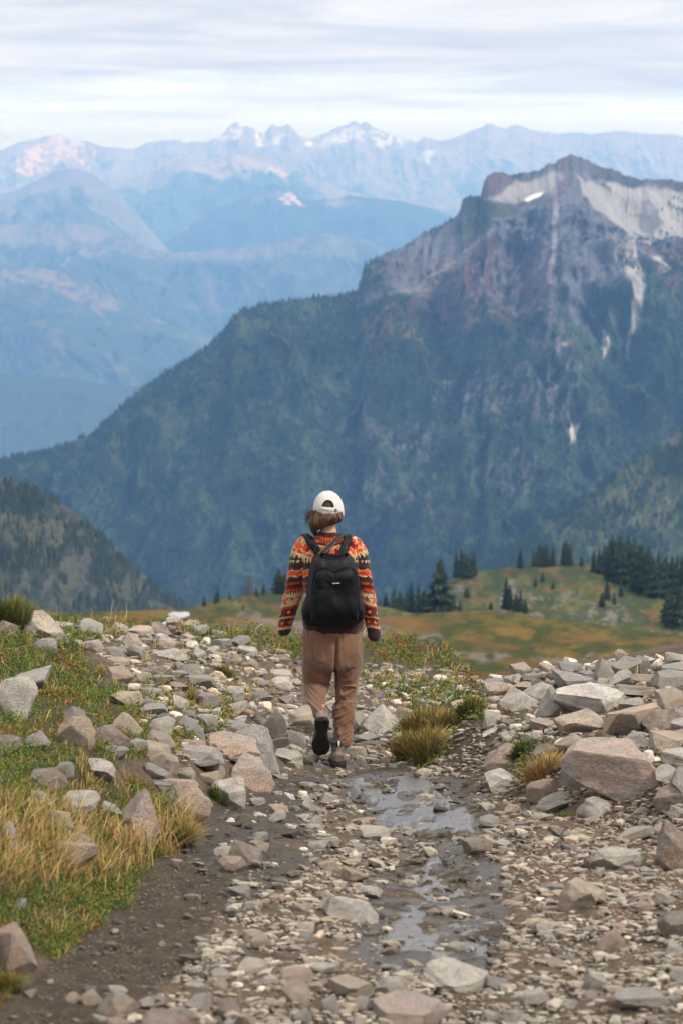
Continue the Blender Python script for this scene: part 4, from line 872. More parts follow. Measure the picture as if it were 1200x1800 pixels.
 (1130, 1780, 110, 52, 'slab', 'grey', 'large grey slab in the bottom right corner', 109, 0, 5),
 (1190, 1650, 70, 60, 'block', 'brown', 'brown boulder at right edge low down', 110, 0, 4),
 (720, 1812, 190, 46, 'slab', 'pink', 'broad pinkish slab lying along the bottom edge', 111, 0, 5),
]
for q in K:
    rock(q[0], q[1], q[2], q[3], q[4], q[5], q[6], i=q[7], tilt=q[8], sub=q[9], name='boulder' if q[2] > 55 else 'stone')
# the rest of the countable stones, thrown over the same ground zone by zone; labels tell each by its neighbour
AZ = [  # polygon, number, width range, shapes, colours, place words
 ([(935, 1225), (1000, 1200), (1200, 1190), (1215, 1400), (1060, 1370), (980, 1310), (940, 1275)], 60, (60, 140), 'rock pile'),
 ([(850, 1215), (930, 1195), (1000, 1180), (1200, 1172), (1200, 1200), (960, 1230), (880, 1250)], 26, (34, 74), 'rock pile top'),
 ([(840, 1200), (900, 1180), (1000, 1168), (1200, 1160), (1215, 1400), (1040, 1370), (960, 1330), (860, 1290)], 50, (24, 56), 'rock pile gaps'),
 ([(290, 1275), (440, 1290), (530, 1330), (440, 1400), (350, 1450), (270, 1400), (230, 1320)], 18, (46, 96), 'left trail edge'),
 ([(110, 1120), (330, 1100), (520, 1165), (525, 1210), (440, 1230), (300, 1210), (200, 1170)], 60, (20, 56), 'upper left rock field'),
 ([(220, 1200), (400, 1215), (520, 1240), (500, 1300), (400, 1330), (260, 1300)], 44, (26, 64), 'left rock field'),
 ([(640, 1170), (850, 1200), (860, 1240), (700, 1250), (640, 1240)], 34, (12, 32), 'stony ground behind the hummock'),
 ([(510, 1220), (700, 1240), (690, 1345), (500, 1345)], 26, (20, 48), 'rubble around the boots'),
 ([(860, 1385), (1210, 1440), (1210, 1810), (1000, 1810), (900, 1650), (850, 1480)], 46, (20, 58), 'gravelly right side'),
 ([(440, 1370), (580, 1365), (640, 1480), (640, 1560), (560, 1700), (400, 1780), (420, 1600), (380, 1480)], 40, (20, 50), 'trail bed'),
 ([(0, 1200), (120, 1220), (220, 1260), (330, 1340), (330, 1450), (60, 1440), (0, 1400)], 9, (48, 86), 'heathery left bank'),
 ([(0, 1440), (220, 1450), (250, 1540), (120, 1640), (0, 1620)], 6, (44, 80), 'grassy left bank'),
 ([(150, 1730), (1200, 1730), (1200, 1815), (60, 1815)], 26, (36, 80), 'bottom rubble'),
]
CW = {'grey': 'grey', 'tan': 'tan', 'pink': 'pinkish', 'pale': 'pale', 'brown': 'brown'}; SW = {'slab': 'flat', 'block': 'blocky', 'wedge': 'wedge-shaped', 'peak': 'peaked'}
ANCH = [p for p in PLACED]; _lab = set(p[4] for p in PLACED)
SHORT = {}
for p in PLACED:
    w_ = p[4].replace("'s", '').split()
    SHORT[p[4]] = p[4]
def anchor_phrase(px, py, avoid=()):
    best = None
    for a in ANCH:
        if a[4] in avoid: continue
        d = math.hypot(px - a[0], (py - a[1]) * 1.4)
        if best is None or d < best[0]: best = (d, a)
    a = best[1]; dx, dy = px - a[0], (py - a[1]) * 1.4
    rel = ('right of' if dx > 0 else 'left of') if abs(dx) > abs(dy) else ('in front of' if dy > 0 else 'behind')
    lab = a[4] + ' '
    for cut in (' just ', ' tucked ', ' tilted ', ' peeping ', ' half ', ' low ', ' against ', ' along ', ' among ', ',', ' standing ', ' lying ', ' in the ', ' at the ', ' rising ', ' with ', ' cut by', ' pointing ', ' high ', ' across ', ' above ', ' under ', ' left of', ' right of', ' below ', ' beside ', ' behind ', ' among', ' touching', ' amid', ' half ', ' sunk', ' leaning', ' sloping', ' hanging', ' casting', ' against', ' fused', ' dominating', ' where ', ' set ', ' alone', ' low ', ' just ', ' on the'):
        if cut in lab and len(lab.split(cut)[0].split()) >= 3: lab = lab.split(cut)[0]
    return rel, lab.strip(), a[4]
auto_n = 0; SPEC = []
for poly, n, (w0, w1), place in AZ:
    xs = [p[0] for p in poly]; ys = [p[1] for p in poly]; k = 0; tries = 0; tight = .27 if place == 'rock pile' else .34
    while k < n and tries < 4000:
        tries += 1
        px = rng.uniform(min(xs), max(xs)); py = rng.uniform(min(ys), max(ys))
        if not inpoly(np.array([px]), np.array([py]), poly)[0]: continue
        w = w0 * (w1 / w0) ** (rng.uniform(0, 1) ** 1.4)
        clash = False
        for a in PLACED:
            if abs(px - a[0]) < (w + a[2]) * tight and abs(py - a[1]) < max(6, (w + a[2]) * .13): clash = True; break
        if clash or (550 < px < 625 and 1300 < py < 1362): continue
        if 600 < px < 840 and (1352 < py < 1470 or 1560 < py < 1710) and w > 26: continue
        kind = rng.choice(['slab', 'block', 'wedge', 'peak'], p=[.42, .28, .2, .1]); col = rng.choice(['grey', 'tan', 'pink', 'pale', 'brown'], p=[.34, .17, .13, .28, .08])
        if place == 'rock pile' and px + w / 2 > 1260: continue
        if 'pile' in place: col = rng.choice(['grey', 'pale', 'tan', 'pink'], p=[.36, .34, .2, .1]); kind = rng.choice(['slab', 'wedge', 'block'], p=[.6, .3, .1])
        if place == 'trail bed': col = rng.choice(['pale', 'tan', 'grey'], p=[.6, .2, .2])
        h = w * {'slab': .42, 'block': .62, 'wedge': .6, 'peak': .75}[kind]
        size = 'small' if w < 24 else 'middling' if w < 44 else 'large'
        rel, sh, full = anchor_phrase(px, py); lab = f"{size} {CW[col]} {SW[kind]} stone {rel} the {sh}"
        if lab in _lab or len(lab.split()) > 16:
            rel2, sh2, _ = anchor_phrase(px, py, (full,)); lab = f"{size} {CW[col]} {SW[kind]} stone {rel2} the {sh2}"
        if lab in _lab or len(lab.split()) > 16: continue
        _lab.add(lab)
        PLACED.append((px, py, w, h, lab)); SPEC.append((w, (px, py, w, h, kind, col, lab), dict(i=int(rng.integers(1, 24)), tilt=rng.uniform(-16, 16), yaw=rng.uniform(-60, 60), sub=5 if w > 56 else 4, name='stone' if w < 45 else 'boulder', group='stones of the ' + place)))
        k += 1; auto_n += 1
SPEC.sort(key=lambda q: -q[0])
for w, a, kw in SPEC[:300 - len(K)]: rock(*a, **kw)
SMALL = SPEC[300 - len(K):]
# pebbles and gravel: past counting
def pebbles(name, px, py, wpx, cols, seed, flat=.45, rough=0.0, sub=1):
    r = np.random.default_rng(seed); X, Y, Z, ok = ray_ground(px, py)
    X, Y, wpx, cols = X[ok], Y[ok], wpx[ok], cols[ok]; n = len(X)
    Z = GT(X, Y); k = Y * 1.02 / FPX
    shapes = [rock_shape(2000 + seed + i, sub, 'block', 7 if sub < 3 else 12, rough) for i in range(14)]; F = shapes[0][1]; nv = len(shapes[0][0])
    S = np.array([s[0] for s in shapes])[r.integers(0, 14, n)]
    rad = (wpx * k / 2)[:, None]
    sc = np.concatenate([rad * r.uniform(.8, 1.3, (n, 1)), rad * r.uniform(.6, 1.1, (n, 1)), rad * r.uniform(.6, 1.3, (n, 1)) * flat], 1)
    S = S * sc[:, None, :]
    a = r.uniform(0, 6.28, n); tx = r.normal(0, .25, n); ca, sa = np.cos(a)[:, None], np.sin(a)[:, None]
    x = S[:, :, 0] * ca - S[:, :, 1] * sa; y = S[:, :, 0] * sa + S[:, :, 1] * ca; z = S[:, :, 2] + x * np.tan(tx)[:, None] * .6 - y * .13
    V = np.stack([x + X[:, None], y + Y[:, None], z + (Z + sc[:, 2] * .45)[:, None]], -1)
    Fa = (F[None] + (np.arange(n) * nv)[:, None, None]).reshape(-1, 3)
    cc = np.repeat(cols, nv, 0)
    return mesh_np(name, V.reshape(-1, 3), Fa, M_peb, np.clip(cc, .01, .8), smooth=False)
M_peb = material('gravel_stone', attr=True, rough=.85, nscale=45, namt=.3, spec=.25)
PAL = np.array([rgb(c) for c in ((148, 140, 126), (156, 148, 133), (138, 131, 121), (122, 117, 110), (144, 132, 117), (150, 142, 129), (170, 162, 148), (104, 98, 92), (140, 125, 111), (128, 120, 108))])
def scatter(poly, n, wlo, whi, pw, seed, dens=None):
    r = np.random.default_rng(seed); xs = [p[0] for p in poly]; ys = [p[1] for p in poly]
    m = int(n * 3); px = r.uniform(min(xs), max(xs), m); py = r.uniform(min(ys), max(ys), m); i = inpoly(px, py, poly); px, py = px[i], py[i]
    if dens is not None: kk = r.uniform(0, 1, len(px)) < dens(px, py); px, py = px[kk], py[kk]
    px, py = px[:n], py[:n]
    w = wlo * (whi / wlo) ** (r.uniform(0, 1, len(px)) ** pw)
    c = PAL[r.integers(0, len(PAL), len(px))] * r.uniform(.85, 1.2, (len(px), 1)); return px, py, w, c
TR = [(-60, 1850), (60, 1740), (260, 1560), (330, 1480), (430, 1400), (500, 1345), (505, 1240), (640, 1240), (700, 1345), (850, 1370), (940, 1420), (1260, 1450), (1260, 1900), (-60, 1900)]
def dpath(px, py):
    w = zone(px, py, Z_WET, 14, 26, 40); d = zone(px, py, Z_DIRT[:1], 12, 18)
    n = fbm(px / 40, py / 20, None, 3, 77)
    return np.clip((1 - .80 * w) * (1 - .93 * d) * (.75 + n), 0.02, 1)
a0 = scatter(TR, 1500, 18, 40, 1.6, 500, dpath); a1 = scatter(TR, 4600, 9, 22, 1.7, 501, dpath); a2 = scatter(TR, 15000, 3, 9, 1.2, 502, lambda x, y: np.clip(dpath(x, y) * 1.3 + .12, 0, 1))
RB = [(90, 1090), (340, 1095), (540, 1160), (900, 1180), (1210, 1160), (1210, 1470), (860, 1380), (700, 1340), (520, 1330), (300, 1350), (200, 1180)]
a3 = scatter(RB, 5000, 6, 24, 1.8, 503); a4 = scatter(Z_DIRT[0], 2600, 2.5, 7, 1.5, 504)
# wet gravel is darker
px, py, w_, c_ = [np.concatenate([a[i] for a in (a0, a1, a2, a3, a4, scatter([(1200, 1165), (1700, 1150), (1700, 1850), (1250, 1850)], 4200, 6, 30, 1.8, 505), scatter([(-500, 1120), (0, 1100), (0, 1400), (-500, 1500)], 1200, 6, 30, 1.8, 506))]) for i in range(4)]
CB = {'grey': (158, 154, 148), 'tan': (186, 168, 148), 'pink': (176, 154, 140), 'pale': (192, 184, 170), 'brown': (136, 120, 108)}
wt = zone(px, py, Z_WET, 14, 26, 40) * ss(-.2, .3, fbm(px / 30, py / 16, None, 3, 79)); c_ = c_ * (1 - .72 * wt[:, None])
dt = zone(px, py, Z_DIRT[:1], 12, 18); c_ = c_ * (1 - .45 * dt[:, None])
pb = pebbles('gravel', px, py, w_, c_, 7); tag(pb, 'loose pebbles and broken gravel strewn over the trail', 'gravel', kind='stuff')

sp_ = np.array([a[:3] for w, a, kw in SMALL]); sc_ = np.array([rgb(CB[a[5]]) for w, a, kw in SMALL]) * rng.uniform(.95, 1.3, (len(SMALL), 1))
tag(pebbles('small_stones', sp_[:, 0], sp_[:, 1], sp_[:, 2], sc_, 9, .62, .03, 4), 'smaller broken stones lying between the boulders', 'stones', kind='stuff')
# ------------------------------------------------------------------ grass, heather, tufts
M_blade = material('grass_blade', attr=True, rough=.8, spec=.15, sheen=.1)
M_leaf = material('heather_leaf', attr=True, rough=.75, spec=.2)
def blades(name, P, H, Wd, az, lean, cb, ct, parent=None):
    n = len(P); T = [0, .4, .75]; V = np.zeros((n, 7, 3)); Cc = np.zeros((n, 7, 3))
    d = np.stack([np.cos(az), np.sin(az), 0 * az], -1); s = np.stack([-np.sin(az + .6), np.cos(az + .6), 0 * az], -1)
    for k, t in enumerate(T + [1.0]):
        c = P + np.array([0, 0, 1.0]) * (H * t * (1 - .25 * lean * t))[:, None] + d * (lean * H * t * t)[:, None]
        col = cb * (1 - t) + ct * t
        if k < 3:
            w = (Wd * (1 - .45 * t))[:, None] * .5; V[:, 2 * k] = c - s * w; V[:, 2 * k + 1] = c + s * w; Cc[:, 2 * k] = Cc[:, 2 * k + 1] = col
        else: V[:, 6] = c; Cc[:, 6] = col
    b = (np.arange(n) * 7)[:, None, None]
    Q = (np.array([[0, 1, 3, 2], [2, 3, 5, 4]])[None] + b).reshape(-1, 4); Tt = (np.array([[4, 5, 6]])[None] + b).reshape(-1, 3)
    return mesh_np(name, V.reshape(-1, 3), [Q, Tt], M_blade, np.clip(Cc.reshape(-1, 3), .005, .8), smooth=False, parent=parent)
def inzone(zs, n, seed, dens=None, box=(-160, 1340, 1020, 1840)):
    r = np.random.default_rng(seed); px = r.uniform(box[0], box[1], n); py = r.uniform(box[2], box[3], n)
    m = zone(px, py, zs, 6, 14); k = r.uniform(0, 1, n) < m * (dens(px, py) if dens is not None else 1)
    return px[k], py[k]
GR = [rgb(c) for c in ((82, 100, 36), (102, 114, 42), (62, 82, 36), (118, 116, 50), (84, 104, 58))]
RD = [rgb(c) for c in ((138, 76, 40), (156, 92, 44), (120, 58, 42), (150, 112, 52))]
ST = [rgb(c) for c in ((184, 152, 96), (166, 136, 80), (196, 168, 114), (148, 122, 68))]
def veg_on(px, py):
    X, Y, Z, ok = ray_ground(px, py); return X[ok], Y[ok], GT(X, Y)[ok], ok
# low heather and huckleberry mats
r_ = np.random.default_rng(31)
px, py = inzone(Z_VEG, 80000, 601, lambda x, y: np.clip(.30 + .9 * fbm(x / 40, y / 26, None, 3, 602) + .35, .05, 1) * (1 - .75 * zone(x, y, Z_DRY, 8, 16)))
px, py = px[:26000], py[:26000]
X, Y, Z, ok = veg_on(px, py); px, py = px[ok], py[ok]; n = len(X); L_ = 14
hue = fbm(px / 55, py / 30, None, 3, 603) + .5 * zone(px, py, [[(300, 1100), (540, 1120), (540, 1160), (420, 1140)], [(90, 1160), (250, 1200), (240, 1240), (120, 1190)], [(640, 1120), (740, 1122), (740, 1150), (640, 1150)]], 6, 8) * r_.uniform(0, 1, n)
gi = r_.integers(0, 5, n); ri = r_.integers(0, 4, n); col = np.array(GR)[gi] * r_.uniform(.85, 1.4, (n, 1)); isr = r_.uniform(0, 1, n) < ss(.0, .5, hue) * .38; col[isr] = np.array(RD)[ri][isr]
kk = (Y * 1.02 / FPX)[:, None]
cx = r_.normal(0, 1, (n, L_, 3)) * np.array([4.2, 6.0, 0])[None, None] * kk[..., None] ; cz = np.abs(r_.normal(.5, .5, (n, L_))) * 10 * kk * (.6 + .8 * (fbm(X / .4, Y / .4, None, 2, 604)[:, None] + .5))
Cn = np.stack([X[:, None] + cx[..., 0], Y[:, None] + cx[..., 1], Z[:, None] + cz + .004], -1)
sz = (kk * r_.uniform(1.2, 2.6, (n, L_)))[..., None]
a1_ = r_.normal(0, 1, (n, L_, 3)); a1_ /= np.linalg.norm(a1_, axis=2)[..., None]; a2_ = np.cross(a1_, r_.normal(0, 1, (n, L_, 3))); a2_ /= np.linalg.norm(a2_, axis=2)[..., None]
V = np.stack([Cn - a1_ * sz, Cn + a2_ * sz * .55, Cn + a1_ * sz, Cn - a2_ * sz * .55], 2)
cc = np.repeat(np.repeat(col[:, None], L_, 1) * r_.uniform(.65, 1.35, (n, L_, 1)), 4, 1)
hm = mesh_np('heather', V.reshape(-1, 3), np.arange(n * L_ * 4).reshape(-1, 4), M_leaf, np.clip(cc.reshape(-1, 3), .005, .7), smooth=False)
tag(hm, 'low green and rust red heather matting the banks of the trail', 'heather', kind='stuff')
# grass blades through it, and the straw coloured stands
def tufts(zs, nt_, nb, hpx, seed, dryf, dens=None, spread=5, lean=.7, wpx=1.6):
    px, py = inzone(zs, nt_ * 6, seed, dens); px, py = px[:nt_], py[:nt_]
    X, Y, Z, ok = veg_on(px, py); n = len(X); r = np.random.default_rng(seed + 1); k = Y * 1.02 / FPX
    X = np.repeat(X, nb); Y = np.repeat(Y, nb); K_ = np.repeat(k, nb); P = np.stack([X + r.normal(0, 1, n * nb) * spread * K_, Y + r.normal(0, 1, n * nb) * spread * K_ * 1.3, X], -1)
    P[:, 2] = GT(P[:, 0], P[:, 1]) - .005
    H = K_ * hpx * r.uniform(.45, 1.15, n * nb) * np.repeat(r.uniform(.6, 1.2, n), nb)
    dry = np.repeat(r.uniform(0, 1, n) < dryf, nb) ^ (r.uniform(0, 1, n * nb) < .15)
    st = np.array(ST)[r.integers(0, 4, n * nb)]; gr = np.array(GR)[r.integers(0, 5, n * nb)] * 1.15
    ct = np.where(dry[:, None], st, gr) * r.uniform(.8, 1.15, (n * nb, 1)); cb = np.where(dry[:, None], st * .75, gr * .7)
    return P, H, K_ * wpx * r.uniform(.6, 1.3, n * nb), r.uniform(0, 6.283, n * nb), np.clip(r.normal(lean * .6, .3, n * nb), .05, 1.3), cb, ct
def cat_(*L): return [np.concatenate([l[i] for l in L]) for i in range(7)]
g1 = cat_(tufts(Z_DRY[:1], 1050, 24, 58, 611, .9, spread=8, lean=1.0), tufts(Z_DRY[1:2], 160, 18, 34, 616, .8, spread=6, lean=.8))
g2 = tufts(Z_DRY[2:], 420, 16, 24, 612, .85, spread=5)
g3 = tufts(Z_VEG, 2100, 9, 20, 613, .5, spread=5, lean=.8)
g4 = tufts([[(0, 1500), (250, 1470), (250, 1580), (100, 1690), (0, 1640)]], 420, 22, 40, 614, .25, spread=7, lean=.9)
RBZ = [[(220, 1120), (520, 1180), (520, 1240), (440, 1330), (300, 1320), (180, 1220)], [(850, 1200), (1200, 1180), (1200, 1380), (900, 1350)], [(640, 1170), (860, 1190), (850, 1240), (660, 1240)]]
g5 = tufts(RBZ, 190, 14, 20, 615, .75, spread=4)
tag(blades('grass', *cat_(g1, g2, g3, g4, g5)), 'dry straw coloured and green grass growing on the banks', 'grass', kind='stuff')
# crest stalks
r = np.random.default_rng(620); n = 70; px = np.concatenate([r.uniform(40, 520, 45), r.uniform(820, 1000, 25)]); py = np.where(px < 600, 1094 + (px > 300) * 14, 1172)
X, Y, Z, ok = veg_on(px, py); n = len(X); k = Y * 1.02 / FPX
P = np.stack([X, Y, Z], -1); st = np.array(ST)[r.integers(0, 4, n)]
tag(blades('grass', P, k * r.uniform(14, 44, n), k * 1.1, r.uniform(0, 6.28, n), r.uniform(.05, .5, n), st * .8, st), 'thin dry stalks standing along the crest', 'grass', kind='stuff')
# single tufts and sprigs that stand out
def tuft(px, py, w, h, nb, label, cols, lean=.9, cat='grass tuft', name='grass_tuft', wpx=1.7, seed=0):
    r = np.random.default_rng(700 + seed + int(px)); X, Y, Z, ok = ray_ground(px, py); X, Y = float(X[0]), float(Y[0]); k = Y * 1.02 / FPX
    W_ = w * k * .5; a = r.uniform(0, 6.28, nb); q = np.sqrt(r.uniform(0, 1, nb)) * .55
    yb = Y + W_ * .5; P = np.stack([X + np.cos(a) * q * W_, yb + np.sin(a) * q * W_, 0 * a], -1); P[:, 2] = GT(P[:, 0], P[:, 1]) - .01
    org = np.array([X, yb, float(GT(X, yb))])
    H = k * h * r.uniform(.4, 1.0, nb) * (1.1 - .35 * q); az = a + r.normal(0, .5, nb); ln = np.clip(q * 1.2 * lean + r.normal(0, .34, nb), .02, 1.6)
    c = np.array(cols); ci = r.integers(0, len(c), nb); ct = c[ci] * r.uniform(.75, 1.2, (nb, 1)); P2 = P - org
    o = blades(name, P2, H, k * wpx * r.uniform(.6, 1.3, nb), az, ln, ct * .55, ct); o.location = org; tag(o, label, cat); return o
tuft(28, 1112, 90, 76, 1500, 'tall dark green sedge tuft at the left edge on the skyline', GR + [ST[3]], .8, seed=1)
for k_, (x, y, w, h, lab) in enumerate(((715, 1338, 60, 62, 'sedge hummock\'s leftmost tuft, straw and green, touching the trail'), (748, 1344, 66, 74, 'biggest straw and green tuft in front of the sedge hummock'), (742, 1300, 90, 70, 'tall green tuft topping the sedge hummock right of the boots'), (775, 1298, 50, 56, 'green tuft at the right end of the sedge hummock'))):
    tuft(x, y, w, h, 1100, lab, [GR[0], GR[1], GR[3], ST[0], ST[3], ST[1]], 1.0, seed=2 + k_)
tuft(955, 1372, 72, 52, 1100, 'straw coloured tuft between the great boulder and the peaked one', ST + [ST[0]], 1.2, seed=9)
tuft(985, 1338, 50, 34, 600, 'smaller straw tuft against the grey shoulder boulder', ST, 1.2, seed=10)
tuft(912, 1335, 44, 34, 700, 'bright green sprig growing beneath the grey slab of the pile', [GR[0], GR[2], GR[0]], .9, 'sprig', 'green_sprig', 3.2, seed=11)
tuft(826, 1262, 60, 44, 800, 'green huckleberry clump on the bank left of the hanging wedge', [GR[0], GR[1], GR[2], RD[3]], .9, 'shrub', 'shrub_clump', 2.6, seed=12)
tuft(318, 1492, 60, 66, 600, 'yellow green tuft hanging over the dark dirt bank', [GR[0], GR[3], RD[3], ST[3]], 1.3, seed=13)
tuft(385, 1412, 40, 36, 450, 'green tuft squeezed between the rusty boulder and flat-topped block', [GR[0], GR[1]], .9, seed=14)
tuft(452, 1338, 44, 30, 350, 'yellowish tuft growing on the large slanting slab\'s foot', [GR[3], ST[3], GR[0]], .9, seed=15)
tuft(15, 1745, 60, 50, 500, 'moss green and ochre tuft in the bottom left corner', [GR[0], RD[3], GR[3]], 1, seed=16)
tuft(990, 1440, 30, 18, 120, 'tiny green sprout under the great boulder', [GR[0], GR[1]], 1, 'sprig', 'green_sprig', seed=17)
tuft(340, 1238, 34, 28, 300, 'small green tuft in front of the squarish grey stone', [GR[0], GR[1], ST[3]], 1, seed=18)
tuft(395, 1190, 42, 28, 350, 'green tuft in the middle of the upper left rock field', [GR[0], GR[1], ST[3]], 1, seed=19)
# ------------------------------------------------------------------ the walker
_a = ray_ground(593, 1347); PY0 = float(_a[1][0]); ORG = Vector((float(_a[0][0]) - .02, PY0, float(_a[2][0])))
KP = (PY0 * cp + 3.5 * sp) / FPX * 1.0
def Q(px, py, yo=0.0):
    x, y, z = PP(px, py, PY0 + yo); return np.array([float(x) - ORG.x, float(y) - ORG.y, float(z) - ORG.z])
def catmull(P, n):
    P = np.asarray(P, float); m = len(P); T = np.linspace(0, m - 1, n); out = []
    for t in T:
        i = min(int(t), m - 2); u = t - i; a = P[max(i - 1, 0)]; b = P[i]; c = P[i + 1]; d = P[min(i + 2, m - 1)]
        out.append(.5 * ((2 * b) + (c - a) * u + (2 * a - 5 * b + 4 * c - d) * u * u + (3 * b - a - 3 * c + d) * u ** 3))
    return np.array(out)
def loft(secs, n=40, seg=36, up=(0, 1, 0), ex=2.2, cap=True):
    """secs: (centre, rx, ry); a closed tube through them"""
    S = catmull([[*s[0], s[1], s[2]] for s in secs], n); P = S[:, :3]; T = np.gradient(P, axis=0); T /= np.linalg.norm(T, axis=1)[:, None]
    up = np.array(up, float); a = np.linspace(0, 2 * np.pi, seg, endpoint=False); V = []
    ca = np.sign(np.cos(a)) * np.abs(np.cos(a)) ** (2 / ex); sa = np.sign(np.sin(a)) * np.abs(np.sin(a)) ** (2 / ex)
    for p, t, rx, ry in zip(P, T, S[:, 3], S[:, 4]):
        s = np.cross(t, up); s /= np.linalg.norm(s); b = np.cross(s, t)
        V.append(p + ca[:, None] * s * rx + sa[:, None] * b * ry)
    V = np.concatenate(V); F = gridF(n, seg, True)
    c0, c1 = len(V), len(V) + 1; V = np.vstack([V, P[0], P[-1]]); i = np.arange(seg); j = (i + 1) % seg
    Tr = np.concatenate([np.stack([j, i, i * 0 + c0], 1), np.stack([(n - 1) * seg + i, (n - 1) * seg + j, i * 0 + c1], 1)])
    return V, F, Tr
def ball(c, r, seg=24):
    V, F = ICO[4]; return V * np.array(r) + np.array(c), None, F
def fuse(name, parts, voxel, smooth=6, mat=None, parent=None, sf=.5):
    """one continuous surface out of overlapping closed shapes"""
    Vs, Qs, Ts, o = [], [], [], 0
    for V, F, T in parts:
        Vs.append(V)
        if F is not None: Qs.append(F + o)
        if T is not None: Ts.append(T + o)
        o += len(V)
    L = [np.concatenate(Ts)] + ([np.concatenate(Qs)] if Qs else [])
    tmp = mesh_np(name + '_tmp', np.concatenate(Vs), L)
    bm = bmesh.new(); bm.from_mesh(tmp.data); bmesh.ops.recalc_face_normals(bm, faces=bm.faces); bm.to_mesh(tmp.data); bm.free()
    m = tmp.modifiers.new('r', 'REMESH'); m.mode = 'VOXEL'; m.voxel_size = voxel; m.use_smooth_shade = True
    if smooth: m2 = tmp.modifiers.new('s', 'SMOOTH'); m2.factor = sf; m2.iterations = smooth
    dg = bpy.context.evaluated_depsgraph_get(); dg.update(); ev = tmp.evaluated_get(dg); me = bpy.data.meshes.new_from_object(ev)
    me.name = name; bpy.data.objects.remove(tmp)
    o = bpy.data.objects.new(name, me); C.objects.link(o)
    me.materials.clear()
    if mat: me.materials.append(mat)
    me.polygons.foreach_set('use_smooth', np.full(len(me.polygons), True))
    if parent: o.parent = parent
    return o
def getV(o):
    a = np.empty(len(o.data.vertices) * 3, np.float32); o.data.vertices.foreach_get('co', a); return a.reshape(-1, 3).astype(float)
def getN(o):
    a = np.empty(len(o.data.vertices) * 3, np.float32); o.data.vertices.foreach_get('normal', a); return a.reshape(-1, 3).astype(float)
def setV(o, V): o.data.vertices.foreach_set('co', V.astype(np.float32).ravel()); o.data.update()
def setC(o, col):
    a = o.data.color_attributes.get('Col') or o.data.color_attributes.new('Col', 'FLOAT_COLOR', 'POINT')
    a.data.foreach_set('color', np.hstack([np.clip(col, .003, .9), np.ones((len(col), 1))]).astype(np.float32).ravel())
def pxy(V):
    return proj(V[:, 0] + ORG.x, V[:, 1] + ORG.y, V[:, 2] + ORG.z)
p_ = KP
# --- arms: shoulder, elbow, wrist, hand
LA = [Q(538, 962, .0), Q(527, 985, .0), Q(522, 1012, .01), Q(515, 1045, .03), Q(507, 1075, .07), Q(501, 1100, .10)]
RA = [Q(620, 962, .0), Q(632, 985, .0), Q(637, 1012, -.01), Q(644, 1045, -.01), Q(650, 1075, .01), Q(656, 1106, .03)]
LH = Q(499, 1112, .11); RH = Q(658, 1120, .04)
# legs
LL = [Q(560, 1115, 0), Q(558, 1150, .0), Q(557, 1180, .02), Q(557, 1206, .05), Q(560, 1230, -.10), Q(565, 1254, -.26)]
RL = [Q(608, 1115, 0), Q(610, 1150, 0), Q(608, 1185, .03), Q(606, 1215, .05), Q(603, 1250, .0), Q(600, 1300, -.04), Q(597, 1322, -.05)]
M_skin = material('skin', color=rgb((196, 150, 126)), rough=.55, nscale=30, namt=.06, spec=.35)
HC = Q(577, 896, .02)
def hand(w, d, side, curl=1.0):
    """palm, four unequal curled fingers and a thumb, hanging from the wrist"""
    d = d / np.linalg.norm(d); f = np.array([0, 1, 0.0]); s = np.cross(d, f); s /= np.linalg.norm(s); f = np.cross(s, d); inn = s * (1 if side > 0 else 1)
    inward = np.array([-side, 0, 0.0]); P = []
    P.append(loft([(w - d * .02, .022, .026), (w + d * .02, .016, .028), (w + d * .055, .015, .033), (w + d * .080, .013, .031)], 14, 20))
    for i, (off, ln, r) in enumerate(((.024, .056, .0078), (.008, .062, .0080), (-.008, .058, .0078), (-.023, .048, .0070))):
        b = w + d * .074 + f * off
        k1 = b + d * ln * .42 + inward * .006; k2 = k1 + (d * .45 + inward * .8) * ln * .34 * curl; k3 = k2 + (-d * .35 + inward * .8) * ln * .26 * curl
        P.append(loft([(b - d * .02, r, r), (b, r, r), (k1, r * .95, r * .95), (k2, r * .9, r * .9), (k3, r * .75, r * .75)], 14, 10, up=(0.1, 1, .2)))
    tb = w + d * .02 + f * .030
    P.append(loft([(tb - f * .01, .012, .012), (tb + f * .018 + d * .02, .0105, .0105), (tb + f * .020 + d * .045 + inward * .012, .0095, .0095), (tb + f * .012 + d * .066 + inward * .022, .007, .007)], 12, 10, up=(1, 0, .1)))
    return P
def limb(P, R_): return loft([(p, r, r) for p, r in zip(P, R_)], 40, 20)
dl = LH - LA[-1]; drr = RH - RA[-1]
face = [ball(HC + [0, 0, .012], (.074, .092, .104)), ball(HC + [0, .02, -.045], (.056, .074, .066)), ball(HC + [0, .106, -.018], (.011, .016, .015)), ball(HC + [0, .095, .004], (.009, .014, .028)),
        ball(HC + [.028, .083, .012], (.012, .008, .007)), ball(HC + [-.028, .083, .012], (.012, .008, .007)), ball(HC + [0, .090, .028], (.045, .010, .008)), ball(HC + [0, .086, -.052], (.022, .010, .006)), ball(HC + [0, .086, -.060], (.019, .010, .006)), ball(HC + [0, .078, -.085], (.020, .016, .014)),
        ball(HC + [.076, -.005, -.012], (.008, .017, .028)), ball(HC + [-.076, -.005, -.012], (.008, .017, .028)), ball(HC + [.04, .065, -.03], (.02, .02, .02)), ball(HC + [-.04, .065, -.03], (.02, .02, .02))]
neck = loft([(Q(577, 912, .01), .046, .05), (Q(577, 926, -.005), .047, .050), (Q(577, 938, -.015), .055, .052), (Q(577, 955, -.01), .09, .05)], 16, 28)
